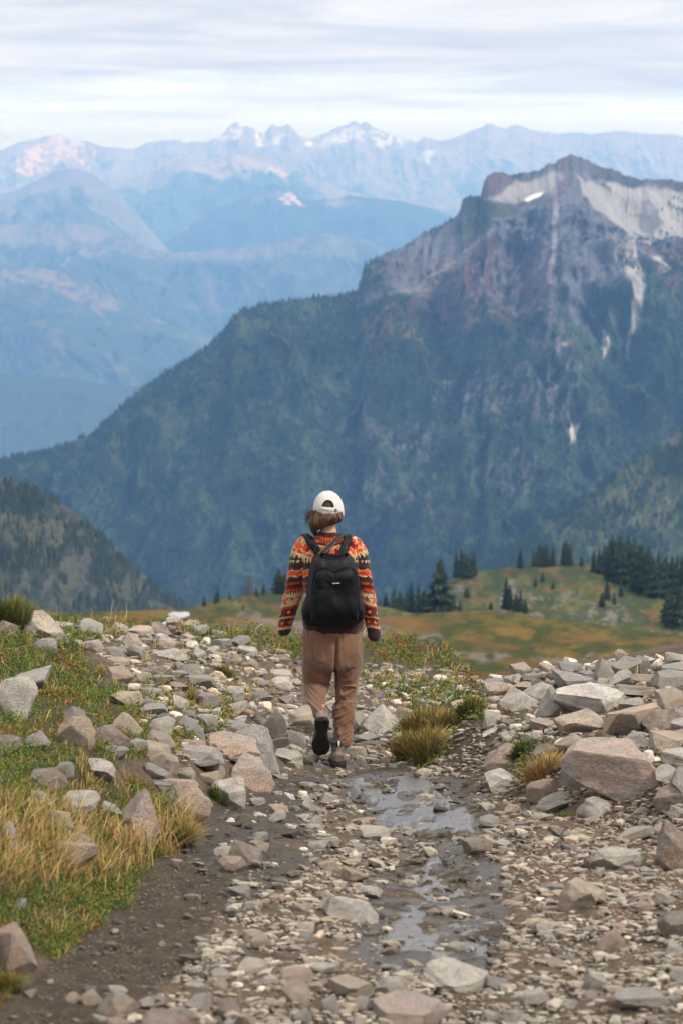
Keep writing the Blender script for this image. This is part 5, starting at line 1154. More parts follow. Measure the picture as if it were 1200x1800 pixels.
torso_b = loft([(Q(577, 946, 0), .08, .05), (Q(578, 960, 0), .15, .075), (Q(580, 985, 0), .155, .095), (Q(583, 1040, 0), .125, .085), (Q(584, 1080, 0), .13, .09), (Q(584, 1125, 0), .155, .115), (Q(584, 1150, 0), .15, .11)], 40, 40)
body = fuse('person', face + [neck, torso_b, limb(LA + [LH], [.045, .045, .04, .035, .03, .024, .022]), limb(RA + [RH], [.045, .045, .04, .035, .03, .024, .022]),
        limb(LL, [.075, .072, .062, .05, .045, .032]), limb(RL, [.075, .072, .06, .05, .045, .036, .032])] + hand(LA[-1] - dl / np.linalg.norm(dl) * .055, dl, -1) + hand(RA[-1] - drr / np.linalg.norm(drr) * .045, drr, 1), .0048, 2, M_skin)
body.location = ORG
tag(body, 'person walking away down the trail in white cap, patterned sweater and brown trousers', 'person')
# --- sweater
M_knit = material('knit_wool', attr=True, rough=.95, bscale=260, bump=.5, bdist=.004, spec=.1, sheen=.3)
def TS(px, py, rx, ry, yo=0): return (Q(px, py, yo), rx * p_, ry)
torso = loft([TS(577, 935, 15.5, .058, -.012), TS(577, 940, 18, .064, -.012), TS(577, 946, 27, .075, -.01), TS(577.5, 953, 40, .092, -.01), TS(578, 962, 50, .108, -.005), TS(580, 980, 53, .125), TS(582, 1010, 51, .135), TS(584, 1045, 50, .130), TS(585, 1075, 52, .136), TS(586, 1094, 54, .145), TS(586, 1104, 52, .143), TS(586, 1110, 49, .138)], 90, 72, ex=2.3)
def sleeve(P, rpx, tail):
    return loft([(p, r * p_, r * p_) for p, r in zip(P + tail, rpx)], 80, 40)
ls = sleeve([Q(546, 960, 0)] + LA, [17, 20, 17.5, 16.5, 15.5, 13.8, 11.5, 11.2, 9.4, 5], [Q(500, 1106, .10), Q(499, 1113, .11), Q(499, 1117, .11)])
rs = sleeve([Q(612, 960, 0)] + RA, [17, 19, 16.5, 14.8, 13.8, 12.5, 11, 11.4, 10.4, 5], [Q(657, 1112, .035), Q(658, 1121, .04), Q(658, 1126.5, .04)])
sw = fuse('sweater', [torso, ls, rs], .0042, 5, M_knit, body)
V = getV(sw); Nn = getN(sw)
fd = .005 * ridged(V[:, 0] * 6 + V[:, 1] * 3, V[:, 2] * 17 + V[:, 0] * 8, 3, 5) + .004 * fbm(V[:, 0] * 30, V[:, 1] * 30, V[:, 2] * 30, 3, 6)
V = V + Nn * fd[:, None]; setV(sw, V)
qx, qy = pxy(V)
def armdist(P):
    A = np.array(P); d = np.full(len(V), 1e9); u = np.zeros(len(V)); cx_ = np.zeros((len(V), 3))
    for i in range(len(A) - 1):
        ab = A[i + 1] - A[i]; t = np.clip(((V - A[i]) @ ab) / (ab @ ab), 0, 1); c_ = A[i] + t[:, None] * ab; q = np.linalg.norm(V - c_, axis=1); m = q < d; d = np.where(m, q, d); cx_[m] = c_[m]
    return d, cx_
dL_, cL = armdist(LA + [LH]); dR_, cR = armdist(RA + [RH])
onL = (dL_ < .075) & (qx < 545) ; onR = (dR_ < .07) & (qx > 622)
cen = np.where(onL[:, None], cL, np.where(onR[:, None], cR, np.stack([Q(584, 1050)[0] + 0 * V[:, 0], 0 * V[:, 1], V[:, 2]], 1)))
ang = np.arctan2(V[:, 0] - cen[:, 0], -(V[:, 1] - cen[:, 1]))
rad_ = np.where(onL | onR, 15, 50) ; uu = ang * rad_
nx, ny = 577, 936
ell = ny + np.hypot((qx - nx) * .52, np.maximum(qy - ny, 0) * 1.0 + np.where(V[:, 1] > 0.02, 12, 0))
vv = np.where(qy < 985, ell, qy + np.where(onL, (qx - 515) * .18, np.where(onR, -(qx - 645) * .12, 0)))
vv = np.where(np.abs(vv - 985) < 8, vv, vv)
uu = uu + 1.2 * fbm(V[:, 0] * 60, V[:, 1] * 60, V[:, 2] * 60, 2, 77); vv = vv + 1.6 * fbm(V[:, 0] * 45, V[:, 1] * 45, V[:, 2] * 45, 2, 78)
DK = rgb((56, 34, 30)); OR = rgb((200, 74, 30)); CRM = rgb((186, 164, 126)); BUR = rgb((120, 20, 42)); RO = rgb((190, 66, 40)); MR = rgb((82, 28, 30)); YL = rgb((214, 150, 66))
def tri(u, p): return np.abs(((u / p) % 1) - .5) * 2
def dot(u, v, p, v0, ru, rv, ph=0.): 
    du = (((u + ph) / p) % 1 - .5) * p; return (du / ru) ** 2 + ((v - v0) / rv) ** 2 < 1
def star(u, v, p, v0, r, k=5, ph=0.):
    du = (((u + ph) / p) % 1 - .5) * p; dv = v - v0; a = np.arctan2(du, -dv); return np.hypot(du, dv) < r * (.62 + .38 * np.cos(k * a))
col = np.tile(DK, (len(V), 1))
def put(m, c): col[m] = c
B_ = lambda a, b: (vv >= a) & (vv < b)
put(B_(944, 951) & (dot(uu, vv, 9, 947.5, 3.4, 3)), OR); put(B_(952, 957) & (tri(uu, 5) > .5), OR)
put(B_(960 , 984), CRM); put(B_(955, 960) & (tri(uu, 6) > .5), DK)
put(dot(uu, vv, 22, 969, 6.2, 5.8), BUR); put(dot(uu, vv, 22, 971, 4.8, 4.8, 11), OR); put(dot(uu, vv, 22, 978, 5.0, 4.4, 5), OR); put(dot(uu, vv, 22, 980, 4.0, 3.4, 16), RO); put(dot(uu, vv, 22, 963, 3.2, 2.6, 16), OR)
put(B_(982, 990), CRM); put(B_(984, 991) & (tri(uu, 6) > (991 - vv) / 7), DK)
put(B_(1000, 1017) & (np.abs(vv - 1008 - 4 * (tri(uu, 20) - .5)) < 6.2), CRM); put(B_(1000, 1017) & (np.abs(vv - 1008 - 4 * (tri(uu, 20) - .5)) < 4.6), OR)
put(B_(1024, 1028) & (tri(uu + vv, 4) > .45), RO); put(B_(1028, 1035), MR); put(B_(1035, 1040) & (tri(uu, 4.5) > .35), OR)
put(B_(1041, 1064), CRM); put(B_(1041, 1044) & (tri(uu, 4) > .5), DK); put(star(uu, vv, 30, 1053, 10.5), RO); put(star(uu, vv, 30, 1053, 5, ph=15), BUR)
put(B_(1064, 1068) & (tri(uu, 4.5) > .4), OR)
dmd = tri(uu, 19) * 9.5; dd_ = (9.5 - dmd) * .9 + np.abs(vv - 1075)
put(B_(1068, 1083) & (dd_ > 7), MR); put(B_(1068, 1083) & (dd_ > 10), BUR); put(B_(1068, 1083) & (dd_ < 4.4), RO); put(B_(1068, 1083) & (dd_ < 2.6), YL)
put(np.abs(vv - 1084 - 1.6 * (tri(uu, 6) - .5)) < 1.3, CRM)
put(B_(1087, 1098), MR); put(star(uu, vv, 16, 1092.5, 5.5, 4), RO); put(dot(uu, vv, 16, 1092.5, 1.7, 2), YL); put(B_(1096, 1099) & (tri(uu, 4) > .5), OR)
put(B_(1099.5, 1103.5), CRM)
cuff = vv > 1103.5
onarm = onL | onR
put(cuff & onarm, rgb((52, 34, 34))); 
rib = (~onarm) & (qy > 1088); put(rib, rgb((50, 32, 30))); put((qy < 942.5) & ~onarm, rgb((58, 40, 42)))
rb = (rib | ((qy < 942.5) & ~onarm)); col[rb] *= (.75 + .5 * (tri(uu[rb], 2.6) > .5))[:, None]
col = col * (1 + .18 * fbm(V[:, 0] * 90, V[:, 1] * 90, V[:, 2] * 90, 2, 9))[:, None] 
setC(sw, col)
# --- trousers
M_twill = material('brown_twill', attr=True, rough=.85, bscale=180, bump=.3, bdist=.002, spec=.15, sheen=.25)
hips = loft([TS(585, 1085, 46, .125), TS(585, 1100, 50, .135), TS(584, 1125, 52.5, .148, -.005), TS(584, 1148, 53, .150, -.01), TS(584, 1168, 48, .13), TS(584, 1180, 36, .09)], 40, 60, ex=2.3)
def leg(P, r, ry=None): return loft([(p, a * p_, a * p_ * b) for p, a, b in zip(P, r, ry or [1.15] * len(P))], 70, 44, ex=2.15)
lleg = leg([Q(558, 1120, 0), Q(558, 1150, 0), Q(557, 1180, .015), Q(556, 1203, .03), Q(556, 1222, -.07), Q(560, 1240, -.17), Q(562.5, 1254, -.245), Q(564, 1258, -.26)], [25, 27.5, 26, 23, 19.5, 16.5, 14.5, 14], [1.25, 1.2, 1.1, 1, .95, 1, 1, 1])
rleg = leg([Q(610, 1120, 0), Q(610.5, 1150, 0), Q(611, 1180, .02), Q(609, 1205, .03), Q(605.5, 1235, .01), Q(604, 1265, -.015), Q(602, 1290, -.03), Q(600, 1308, -.045), Q(599.5, 1315, -.05)], [25.5, 26.5, 23.5, 20.5, 19.5, 18.8, 17.5, 16, 15], [1.25, 1.2, 1.15, 1.1, 1.05, 1.05, 1.05, 1, 1])
tr = fuse('trousers', [hips, lleg, rleg], .0045, 4, M_twill, body)
V = getV(tr); Nn = getN(tr); qx, qy = pxy(V)
A = .004 + .012 * ss(1185, 1205, qy) + .006 * ss(1270, 1300, qy) + .004 * ss(1150, 1130, qy) * 0
lf = ss(600, 575, qx)
fold = ridged(V[:, 0] * 4.5 + 3 * fbm(V[:, 0] * 5, V[:, 2] * 5, None, 2, 7), V[:, 2] * 17 + V[:, 0] * 9 * np.where(qx < 590, 1, -1), 3, 15, .45)
diag = ridged((V[:, 0] * .9 + V[:, 2] * .5) * 9, (V[:, 2] - V[:, 0]) * 4, 2, 17)
cre = -.030 * np.exp(-((qx - 590 - (qy - 1150) * -.02) / 3.6) ** 2) * ss(1118, 1135, qy) * ss(1215, 1190, qy) * (V[:, 1] < 0)
V = V + Nn * (A * (fold - .3) + .006 * diag * ss(1120, 1140, qy) + cre + .002 * fbm(V[:, 0] * 25, V[:, 1] * 25, V[:, 2] * 25, 2, 19))[:, None]
setV(tr, V)
col = np.tile(rgb((117, 87, 69)), (len(V), 1)) * (1 + .10 * fbm(V[:, 0] * 14, V[:, 2] * 14, None, 3, 23) + .12 * (fold - .3))[:, None]
back = V[:, 1] < 0
seam = np.zeros(len(V), bool)
for pts in ([(548, 1122), (550, 1160), (565, 1165), (583, 1160)], [(602, 1117), (604, 1150), (622, 1152), (628, 1148)], [(533, 1110), (536, 1160), (535, 1198)], [(636, 1115), (634, 1170), (630, 1230), (622, 1300)], [(600, 1236), (628, 1236)], [(594, 1300), (620, 1302)]):
    seam |= (dseg(qx, qy, pts) < .8)
col[seam & back] *= .62
setC(tr, col)
# --- boots
M_boot = material('boot_suede', attr=True, rough=.85, nscale=40, namt=.15, bscale=120, bump=.4, bdist=.003, spec=.2)
M_sole = material('boot_rubber', color=rgb((40, 35, 31)), rough=.7, spec=.3, nscale=30, namt=.5)
SOLE = [(-.078, 0), (-.074, .024), (-.055, .038), (-.02, .038), (.03, .028), (.06, .030), (.11, .046), (.15, .048), (.185, .038), (.208, .018), (.212, 0)]
def swid(l): return np.interp(l, [a for a, b in SOLE], [b for a, b in SOLE])
def boot(M, side):
    """hiking boot: upper with ankle collar; M maps (side, toe, up) to the walker's frame"""
    def X(V): return (V * np.array([1.2, 1, 1])) @ M[0] + M[1]
    foot = loft([((0, -.074, -.055), .026, .030), ((0, -.055, -.050), .034, .042), ((0, -.01, -.045), .037, .052), ((0, .04, -.05), .036, .046), ((0, .09, -.060), .042, .036), ((0, .14, -.068), .044, .028), ((0, .185, -.072), .036, .023), ((0, .205, -.076), .018, .014)], 40, 32, up=(0, 0, 1), ex=2.5)
    shaft = loft([((0, -.012, -.06), .034, .050), ((0, -.014, -.02), .035, .050), ((0, -.016, .02), .040, .052), ((0, -.016, .050), .044, .056), ((0, -.018, .062), .041, .053)], 24, 32, ex=2.3)
    o = fuse('boot', [(X(foot[0]), *foot[1:]), (X(shaft[0]), *shaft[1:])], .0035, 4, M_boot, body)
    V = getV(o); L = (V - M[1]) @ np.linalg.inv(M[0]) / np.array([1.2, 1, 1]); s_, l_, u_ = L[:, 0], L[:, 1], L[:, 2]
    c = np.tile(rgb((122, 110, 98)), (len(V), 1))
    c[(u_ > .028)] = rgb((70, 74, 80)); c[(np.abs(s_) > .020) & (u_ > -.02) & (u_ < .028) & (np.abs(((u_ + l_ * .6) / .022) % 1 - .5) < .28)] = rgb((84, 88, 94))
    c[(np.abs(s_) < .014) & (l_ < -.02) & (u_ < .03)] = rgb((136, 122, 108)); c[(u_ < -.07)] = rgb((96, 88, 80)); c[(np.abs(s_) < .016) & (np.abs(s_) > .013) & (l_ < -.02)] *= .5
    c[(l_ > .15)] = rgb((70, 66, 62)); setC(o, c * (1 + .12 * fbm(V[:, 0] * 40, V[:, 1] * 40, V[:, 2] * 40, 2, 3))[:, None])
    # sole: rim and lugs
    ls_ = np.concatenate([np.linspace(-.078, .212, 40), np.linspace(.212, -.078, 40)[1:-1]]); sg = np.concatenate([np.ones(40), -np.ones(38)])
    w = swid(ls_) * sg; n_ = len(w); rings = []
    for uz, sc in ((-.078, .97), (-.092, 1.03), (-.104, 1.0), (-.106, .9)):
        rings.append(np.stack([w * sc, (ls_ - .06) * sc ** .3 + .06, np.full(n_, uz)], 1))
    Vs = np.concatenate(rings + [np.array([[0, .06, -.078]]), np.array([[0, .06, -.106]])]); F = gridF(4, n_, True); i = np.arange(n_); j = (i + 1) % n_
    T = np.concatenate([np.stack([j, i, i * 0 + 4 * n_], 1), np.stack([3 * n_ + i, 3 * n_ + j, i * 0 + 4 * n_ + 1], 1)])
    Vl, Fl = [Vs], []; off = len(Vs)
    for k, l0 in enumerate(np.concatenate([np.linspace(-.066, -.008, 5), np.linspace(.045, .198, 13)])):
        ww = float(swid(l0)) * .93
        for s0, s1 in ((-ww, -ww * .42), (-ww * .34, ww * .34), (ww * .42, ww)):
            sk = .006 * (1 if s0 < 0 else -1) * (0 if s0 * s1 < 0 else 1) + (.004 if s0 * s1 < 0 else 0)
            b = np.array([[s, l, u] for u in (-.105, -.112) for s, l in ((s0, l0 - .0042 + sk), (s1, l0 - .0042), (s1, l0 + .0042), (s0, l0 + .0042 + sk))]); Vl.append(b)
            Fl.append(np.array([[0, 1, 2, 3], [7, 6, 5, 4], [0, 4, 5, 1], [1, 5, 6, 2], [2, 6, 7, 3], [3, 7, 4, 0]]) + off); off += 8
    so_ = mesh_np('sole', X(np.concatenate(Vl)), [np.concatenate([F] + Fl), T], M_sole, smooth=False, parent=o)
    # pull tab with a pale stripe
    tb = [];
    for sx_, m_ in (((-.011, -.004), M_blk), ((-.004, .004), M_wht), ((.004, .011), M_blk)):
        P = np.array([[s, l, u] for u, l in ((.020, -.070), (.036, -.078), (.052, -.076), (.060, -.066)) for s in sx_]); P[:, 1] += .020 if side < 0 else 0
        Vt = np.concatenate([P, P + [0, .004, 0]]); Fq = [[0, 1, 3, 2], [2, 3, 5, 4], [4, 5, 7, 6], [8, 10, 11, 9], [10, 12, 13, 11], [12, 14, 15, 13], [0, 2, 10, 8], [2, 4, 12, 10], [4, 6, 14, 12], [1, 9, 11, 3], [3, 11, 13, 5], [5, 13, 15, 7], [6, 7, 15, 14], [0, 8, 9, 1]]
        tb.append((Vt, np.array(Fq), m_))
    Vt = np.concatenate([X(t_[0]) for t_ in tb]); Ft = np.concatenate([t_[1] + 16 * k for k, t_ in enumerate(tb)])
    t_o = mesh_np('pull_tab', Vt, Ft, M_blk, smooth=False, parent=o); t_o.data.materials.append(M_wht)
    mi = np.zeros(len(Ft), np.int32); mi[14:28] = 1; t_o.data.polygons.foreach_set('material_index', mi)
    return o
M_blk = material('black_webbing', color=(.012, .012, .014), rough=.8); M_wht = material('white_trim', color=(.7, .7, .68), rough=.7)
def frame(toe, up):
    toe = np.array(toe, float); toe /= np.linalg.norm(toe); up = np.array(up, float); up -= toe * (up @ toe); up /= np.linalg.norm(up); s = np.cross(toe, up); return np.array([s, toe, up])
ra = Q(594.5, 1316, -.05); RM_ = frame((-.06, 1, -.10), (0, .1, 1)); ra[2] = Q(594, 1349, -.1)[2] + .108; boot((RM_, ra), 1)
la = Q(565, 1263, -.235); boot((frame((-.04, .42, -.9), (-.03, .9, .42)), la), -1)
# --- hair
M_hair = material('brown_hair', attr=True, rough=.45, spec=.4)
def hair():
    r = np.random.default_rng(55)
    base = fuse('hair_base', [ball(HC + [0, -.008, .012], (.083, .096, .100)), ball(Q(574, 912, -.055), (.080, .05, .048)), ball(Q(560, 911, -.03), (.034, .05, .042)), ball(Q(594, 908, -.03), (.034, .045, .042)),
          loft([(Q(557, 908, -.03), .026, .03), (Q(551, 922, -.02), .026, .026), (Q(552, 932, -.0), .020, .02), (Q(556, 941, .03), .016, .016), (Q(559, 952, .08), .012, .012)], 20, 20)], .006, 4)
    Vb = getV(base); Fb = [np.array([v for v in f.vertices]) for f in base.data.polygons]; bpy.data.objects.remove(base)
    fq = np.array([f for f in Fb if len(f) == 4]); ft = np.array([f for f in Fb if len(f) == 3]).reshape(-1, 3)
    cb = np.tile(rgb((66, 42, 28)), (len(Vb), 1)); Vs, Cs, Qf = [Vb], [cb], [fq]; off = len(Vb)
    m = 2200; K_ = 7
    for i in range(m):
        a = r.uniform(0, 1); x0 = 554 + 48 * a; y0 = 900 + 3 * a + r.uniform(-4, 2); yo = -.045 - .040 * math.sin(math.pi * a) + r.normal(0, .006)
        e_ = r.uniform(0, 1)
        end = (555 + 12 * r.uniform(0, 1) + 6 * a, 926 + r.uniform(-6, 8) , -.06 + r.normal(0, .015)) if r.random() < .62 else (x0 - 4 - 12 * r.random(), 915 + 10 * r.random() - 8 * a, -.075 + r.normal(0, .01))
        ex = max(x0 - r.uniform(2, 32), 548 + 5 * r.random()); end = (ex, 911 + (604 - ex) * .46 - abs(r.normal(0, 3.5)), -.065 + r.normal(0, .012))
        mid = ((x0 * .62 + end[0] * .38) + r.normal(0, 1.5), y0 * .45 + end[1] * .55 + 2, min(yo, end[2]) - .022 + r.normal(0, .006))
        fly = r.random() < .03
        if fly: end = (536 + r.uniform(-4, 8), 905 + r.uniform(0, 26), -.03); mid = (545 + r.normal(0, 2), 904 + r.normal(0, 4), -.05)
        P = catmull([Q(x0, y0, yo), Q(*mid), Q(*end)], K_); w = (.0017 if not fly else .0007) * r.uniform(.6, 1.4)
        t = np.linspace(0, 1, K_); sd_ = np.cross(np.gradient(P, axis=0), np.array([0, 1, 0])); sd_ /= np.linalg.norm(sd_, axis=1)[:, None] + 1e-9
        ww = (w * np.sin(np.pi * np.clip(t * .85 + .12, 0, 1)))[:, None]; ed_ = np.stack([P - sd_ * ww, P + [0, -.0012, 0], P + sd_ * ww], 1).reshape(-1, 3)
        Vs.append(ed_); Qf.append(gridF(K_, 3) + off); off += 3 * K_
        c0 = rgb([(84, 54, 34), (64, 42, 28), (106, 70, 42), (50, 34, 24), (140, 96, 56)][r.choice(5, p=[.34, .26, .2, .14, .06])]); Cs.append(np.tile(c0, (3 * K_, 1)))
    # wound strands of the braid
    for i in range(260):
        t0 = r.uniform(0, .7); A_ = np.array(catmull([Q(555, 905, -.05), Q(550, 920, -.045), Q(551, 932, -.02), Q(557, 943, .02), Q(559, 952, .07)], 30)); ph = r.uniform(0, 6.28); i0 = int(t0 * 22); P = []
        for k in range(K_): c_ = A_[min(29, i0 + k)]; rr = .024 * (1 - .5 * (i0 + k) / 29); an = ph + k * .55; P.append(c_ + [math.cos(an) * rr, math.sin(an) * rr, 0])
        P = np.array(P); sd_ = np.array([0, 0, 1.0]); ed_ = np.stack([P - sd_ * .0022, P * 1.0 + (P - P.mean(0)) * .05, P + sd_ * .0022], 1).reshape(-1, 3); Vs.append(ed_); Qf.append(gridF(K_, 3) + off); off += 3 * K_
        Cs.append(np.tile(rgb([(96, 62, 38), (74, 48, 32), (122, 82, 48)][r.integers(0, 3)]), (3 * K_, 1)))
    return mesh_np('hair', np.concatenate(Vs), [np.concatenate(Qf)] + ([ft] if len(ft) else []), M_hair, np.concatenate(Cs), parent=body)
hair()
# --- cap
M_cap = material('white_canvas', color=(.56, .55, .53), rough=.9, bscale=220, bump=.3, bdist=.002, nscale=12, namt=.05)
M_brass = material('brass_buckle', color=(.30, .20, .07), rough=.45, metal=.8)
def cap():
    base = Q(577.5, 899, .01); nu, nv = 96, 34; rx, ry, rz = 27 * p_, .112, 34.5 * p_ * 1.02
    th = np.linspace(0, 2 * np.pi, nu, endpoint=False); ph = np.linspace(-.16, np.pi / 2 - .02, nv); TH, PH = np.meshgrid(th, ph)
    cc = np.maximum(np.cos(PH), .0) ** .82 * np.where(PH < 0, 1.0, 1); x = np.sin(TH) * cc * rx; y = -np.cos(TH) * cc * ry; z = np.sin(PH) * rz
    seam_ = 1 - .012 * np.exp(-((((TH / (np.pi / 3)) % 1) - .5) * 14) ** 2) * np.cos(np.clip(PH, 0, 1.57)); x *= seam_; y *= seam_
    z = z - x * .075 + .004 * fbm(TH * 2, PH * 3, None, 2, 3)
    Vc = np.stack([x, y, z], -1).reshape(-1, 3) + base; F = gridF(nv, nu, True)
    ctr = Vc[F].mean(1); qx, qy = pxy(ctr); hole = (ctr[:, 1] < base[1] - .04) & (qy < 891.5 + (qx - 577) * .06) & (((qx - 576.5) / 10.6) ** 2 + ((qy - 891) / 12.5) ** 2 < 1)
    o = mesh_np('cap', Vc, F[~hole], M_cap, parent=body); m = o.modifiers.new('s', 'SOLIDIFY'); m.thickness = .0025
    # rim of the opening and the strap
    def tubep(name, P, r, mat, par, n=40, seg=8):
        V_, F_, T_ = loft([(p, r, r) for p in P], n, seg, up=(.13, .2, 1)); return mesh_np(name, V_, [F_, T_], mat, parent=par)
    def onc(px, py): # point on the cap's back surface
        best = None; k = pxy(Vc); m_ = Vc[:, 1] < base[1]; i = np.argmin(np.where(m_, (k[0] - px) ** 2 + (k[1] - py) ** 2, 1e9)); q = Vc[i]; t_ = Q(px, py, q[1] + 0.0); return np.array([t_[0], q[1] - .002, t_[2]])
    P = [onc(576.5 + 10.8 * math.cos(a), 891 - 12.6 * math.sin(a)) for a in np.linspace(0, math.pi, 12)]; tubep('piping', P, .0018, M_cap, o)
    st = [onc(x, y) for x, y in ((560, 894), (567, 894.5), (574, 895.5), (581, 896.3), (590, 897), (597, 898.2))]
    V_, F_, T_ = loft([(p + [0, -.001, 0], .0068, .0018) for p in st], 24, 10, up=(.0, 1, .0), ex=4); mesh_np('strap', V_, [F_, T_], M_cap, parent=o)
    b = onc(589.5, 896.3); bx = loft([(b + [-.0095, -.004, .0], .0085, .0022), (b + [.0095, -.004, -.0015], .0085, .0022)], 4, 12, up=(0, 1, 0), ex=8); mesh_np('buckle', bx[0], [bx[1], bx[2]], M_brass, smooth=False, parent=o)
    tp = ball(base + np.array([.0, 0, rz * 1.01]), (.009, .009, .005)); mesh_np('button', tp[0], tp[2], M_cap, parent=o)
    # brim on the far side
    a = np.linspace(-1, 1, 30); rr = np.linspace(0, 1, 8); A_, R_2 = np.meshgrid(a, rr); bxx = np.sin(A_ * 1.15) * (rx + .01 * R_2); byy = np.cos(A_ * 1.15) * ry * .98 + R_2 * .075 * np.cos(A_ * 1.3); bz = -.004 - .03 * R_2 * .5 - .02 * A_ ** 2 * R_2
    br = mesh_np('brim', np.stack([bxx, byy, bz], -1).reshape(-1, 3) + base, gridF(8, 30), M_cap, parent=o); m = br.modifiers.new('s', 'SOLIDIFY'); m.thickness = .004
cap()
# ------------------------------------------------------------------ backpack
from mathutils.bvhtree import BVHTree
def bvh(o):
    Vv = getV(o); return BVHTree.FromPolygons([tuple(v) for v in Vv], [tuple(p.vertices) for p in o.data.polygons])
SWB = bvh(sw)
M_pack = material('black_nylon', color=(.0045, .0045, .006), rough=.6, nscale=18, namt=.3, bscale=14, bump=.35, bdist=.02, spec=.22)
M_pack2 = material('charcoal_nylon', color=(.010, .0095, .012), rough=.6, bscale=12, bump=.35, bdist=.02, spec=.22)
def smooth_closed(P, n):
    P = np.array(P, float); m = len(P); out = []
    for t in np.linspace(0, m, n, endpoint=False):
        i = int(t); u = t - i; a, b, c, d = P[(i - 1) % m], P[i % m], P[(i + 1) % m], P[(i + 2) % m]; out.append(.5 * ((2 * b) + (c - a) * u + (2 * a - 5 * b + 4 * c - d) * u * u + (3 * b - a - 3 * c + d) * u ** 3))
    return np.array(out)
def pillow(name, outl, yb, yf, mat, parent, e_=5.0, n=140, lean=0.0, wr=.012, seed=3):
    """a padded panel: an outline with a bulging front"""
    O = smooth_closed(outl, n); c_ = O.mean(0); S = np.array([0, .15, .3, .45, .6, .72, .82, .89, .94, .975, .993, 1.0, 1.0]); V_ = []
    for k, s in enumerate(S):
        d = yf + (yb - yf) * (1 - (1 - s ** e_) ** (1 / 2.2)) if k < 12 else yb
        if k == 12: d = yb
        ring = c_ + (O - c_) * s; w_ = wr * fbm(ring[:, 0] / 16, ring[:, 1] / 26, None, 3, seed) * min(1, 3 * (1 - s) + .2)
        V_.append(np.array([Q(a, b, d + lean * (b - 1040) + ww) for (a, b), ww in zip(ring, w_)]))
    V_ = np.concatenate(V_); F = gridF(13, n, True); cb = Q(c_[0], c_[1], yb); V_ = np.vstack([V_, cb]); i = np.arange(n); j = (i + 1) % n; T = np.stack([12 * n + i, 12 * n + j, i * 0 + 13 * n], 1)
    return mesh_np(name, V_, [F, T], mat, parent=parent)
pk = bpy.data.objects.new('backpack', None); C.objects.link(pk); pk.location = ORG; tag(pk, 'black nylon backpack with grab handle and front pocket worn by the walker', 'backpack')
pillow('pack_body', [(552, 976), (570, 972), (590, 973), (608, 972), (619, 979), (627, 996), (631, 1020), (635, 1050), (637, 1078), (633, 1092), (618, 1099), (585, 1101), (555, 1099), (541, 1094), (537, 1078), (538, 1050), (541, 1020), (545, 996)], -.10, -.285, M_pack2, pk, 5.5, seed=3)
pillow('front_pocket', [(552, 1012), (557, 1002), (568, 997), (579, 999), (586, 1003), (594, 1000), (608, 996), (620, 999), (626, 1012), (629, 1045), (630, 1078), (624, 1092), (588, 1098), (556, 1095), (547, 1084), (546, 1050)], -.245, -.325, M_pack, pk, 5.0, seed=5, wr=.018)
pillow('side_pocket', [(544, 1050), (550, 1052), (553, 1080), (550, 1094), (540, 1096), (532, 1088), (530, 1072), (535, 1056)], -.08, -.235, M_pack, pk, 3.0, seed=7)
pillow('side_pocket', [(628, 1050), (634, 1052), (640, 1066), (641, 1080), (637, 1090), (628, 1094), (624, 1080), (624, 1060)], -.08, -.235, M_pack, pk, 3.0, seed=8)
def tube(name, P, r, mat, parent, n=50, seg=10, up=(.1, 1, .1)):
    V_, F_, T_ = loft([(p, r, r) for p in P], n, seg, up=up); return mesh_np(name, V_, [F_, T_], mat, parent=parent)
tube('zip_piping', [Q(x, y, yo) for x, y, yo in ((547, 1075, -.275), (548, 1045, -.28), (551, 1018, -.28), (556, 1003, -.285), (568, 997.5, -.297), (579, 999.5, -.305), (586, 1004, -.31), (594, 1001, -.305), (608, 996.5, -.297), (620, 999.5, -.285), (627, 1014, -.28), (630, 1045, -.28), (631, 1075, -.275))], .0038, M_pack2, pk, 90)
tube('handle', [Q(x, y, yo) for x, y, yo in ((567, 979, -.22), (566, 973.5, -.235), (575, 974.5, -.245), (587, 977, -.25), (599, 975.5, -.245), (609, 972, -.235), (608, 978, -.22))], .0085, M_pack, pk, 50, 12, up=(0, 0.2, 1))
tube('cord_loop', [Q(x, y, yo) for x, y, yo in ((627, 1010, -.2), (636, 1007, -.21), (646, 1012, -.2), (652, 1022, -.18), (648, 1031, -.18), (636, 1034, -.2), (628, 1038, -.2))], .0026, M_pack, pk, 50, 8, up=(.1, 1, 0))
tube('cord_loop', [Q(x, y, yo) for x, y, yo in ((540, 1100, -.2), (541, 1108, -.21), (542, 1113, -.2), (541, 1120, -.19))], .002, M_pack, pk, 20, 8, up=(.1, 1, 0))
def ribbon(name, pts, w, mat, parent, off=.008, th=.004, n=60, stick=True, edge=None):
    P = catmull([Q(*p) for p in pts], n); out = []; nr_ = []
    for p in P:
        loc, nrm, idx, dist = SWB.find_nearest(Vector(p))
        nv_ = np.array(nrm); 
        if stick: p = np.array(loc) + nv_ * off
        out.append(p); nr_.append(nv_)
    P = np.array(out); Nr = np.array(nr_)
    for _ in range(6): P[1:-1] = (P[:-2] + 2 * P[1:-1] + P[2:]) / 4; Nr[1:-1] = (Nr[:-2] + 2 * Nr[1:-1] + Nr[2:]) / 4
    Nr /= np.linalg.norm(Nr, axis=1)[:, None]; T = np.gradient(P, axis=0); T /= np.linalg.norm(T, axis=1)[:, None]; S = np.cross(T, Nr); S /= np.linalg.norm(S, axis=1)[:, None]
    prof = [(-1, 0), (-.9, 1), (0, 1.15), (.9, 1), (1, 0), (.9, -1), (-.9, -1)]; V_ = np.stack([P + S * a * w * p_ * .5 + Nr * b * th for a, b in prof], 1).reshape(-1, 3)
    return mesh_np(name, V_, gridF(n, 7, True), mat, parent=parent), P, S, Nr
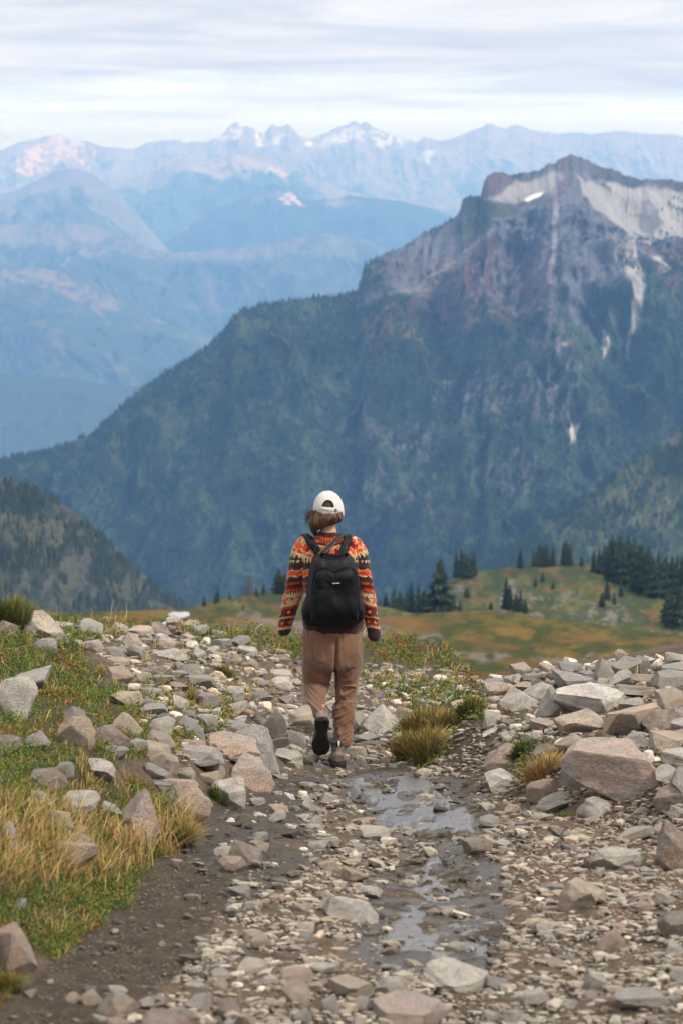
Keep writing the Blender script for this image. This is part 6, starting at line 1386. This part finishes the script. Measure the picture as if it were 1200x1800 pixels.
for pts in ([(541, 962, .10), (536, 952, .04), (540, 950, -.03), (548, 957, -.09), (556, 967, -.12), (562, 980, -.13), (564, 996, -.13)], [(604, 962, .10), (612, 946, .03), (613, 947, -.03), (611, 955, -.09), (606, 967, -.12), (603, 982, -.13), (602, 998, -.13)]):
    ribbon('shoulder_strap', pts, 13, M_pack2, pk, .010, .006)
    ribbon('strap_webbing', [(a + (5 if a < 590 else -6), b - 1, c) for a, b, c in pts], 7, M_pack, pk, .014, .003)
# small woven label, its lettering too fine to read
lab = bpy.data.meshes.new('label'); bm = bmesh.new()
for k in range(6):
    x0 = 585.2 + k * 2.15; y0 = 1025.6 - k * .12; q0 = Q(x0, y0, -.333); w_, h_ = .0052, .0048 + .001 * (k % 2)
    r_ = bmesh.ops.create_cube(bm, size=1, matrix=Matrix.Translation(q0) @ Matrix.Diagonal((w_, .002, h_, 1)))
bm.to_mesh(lab); bm.free(); lo = bpy.data.objects.new('label', lab); C.objects.link(lo); lo.parent = pk; lab.materials.append(M_wht)
# camera strap across the back
cs = bpy.data.objects.new('crossbody_strap', None); C.objects.link(cs); cs.location = ORG; tag(cs, 'narrow dark crossbody strap with yellow edges running diagonally over the sweater', 'strap')
o_, P, S, Nr = ribbon('webbing', [(598, 952, .09), (604, 940, .03), (603, 938, -.03), (597, 943, -.08), (585, 954, -.12), (570, 968, -.14), (558, 981, -.14), (550, 1000, -.14)], 9.5, material('slate_webbing', color=(.03, .034, .04), rough=.75), cs, .018, .003)
M_yel = material('yellow_stitching', color=rgb((190, 160, 70)), rough=.8)
for s_ in (-1, 1):
    Pe = P + S * s_ * 9.5 * p_ * .38 + Nr * .005; Pe = Pe[32:]; V_, F_, T_ = loft([(p, .0011, .0011) for p in Pe], len(Pe), 6); mesh_np('edge_stitching', V_, [F_, T_], M_yel, parent=o_)
# ------------------------------------------------------------------ haze
hz = bpy.data.materials.new('haze'); hz.use_nodes = True; t = hz.node_tree; t.nodes.clear()
o = N(t, 'ShaderNodeOutputMaterial'); pv = N(t, 'ShaderNodeVolumePrincipled')
pv.inputs['Color'].default_value = (0.24, 0.50, 1.0, 1); pv.inputs['Density'].default_value = 1.16e-4
pv.inputs['Absorption Color'].default_value = (.52, .52, .52, 1); pv.inputs['Anisotropy'].default_value = 0.0
t.links.new(pv.outputs[0], o.inputs['Volume'])
X0, X1, Y0, Y1, Z0, Z1 = -42000, 42000, -3000, 30500, -1501, 640
hv = [(x, y, z) for x in (X0, X1) for y in (Y0, Y1) for z in (Z0, Z1)]
hf = np.array([[0, 1, 3, 2], [4, 6, 7, 5], [0, 4, 5, 1], [2, 3, 7, 6], [0, 2, 6, 4], [1, 5, 7, 3]])
ho = mesh_np('haze', hv, hf, hz, smooth=False); ho['kind'] = 'stuff'
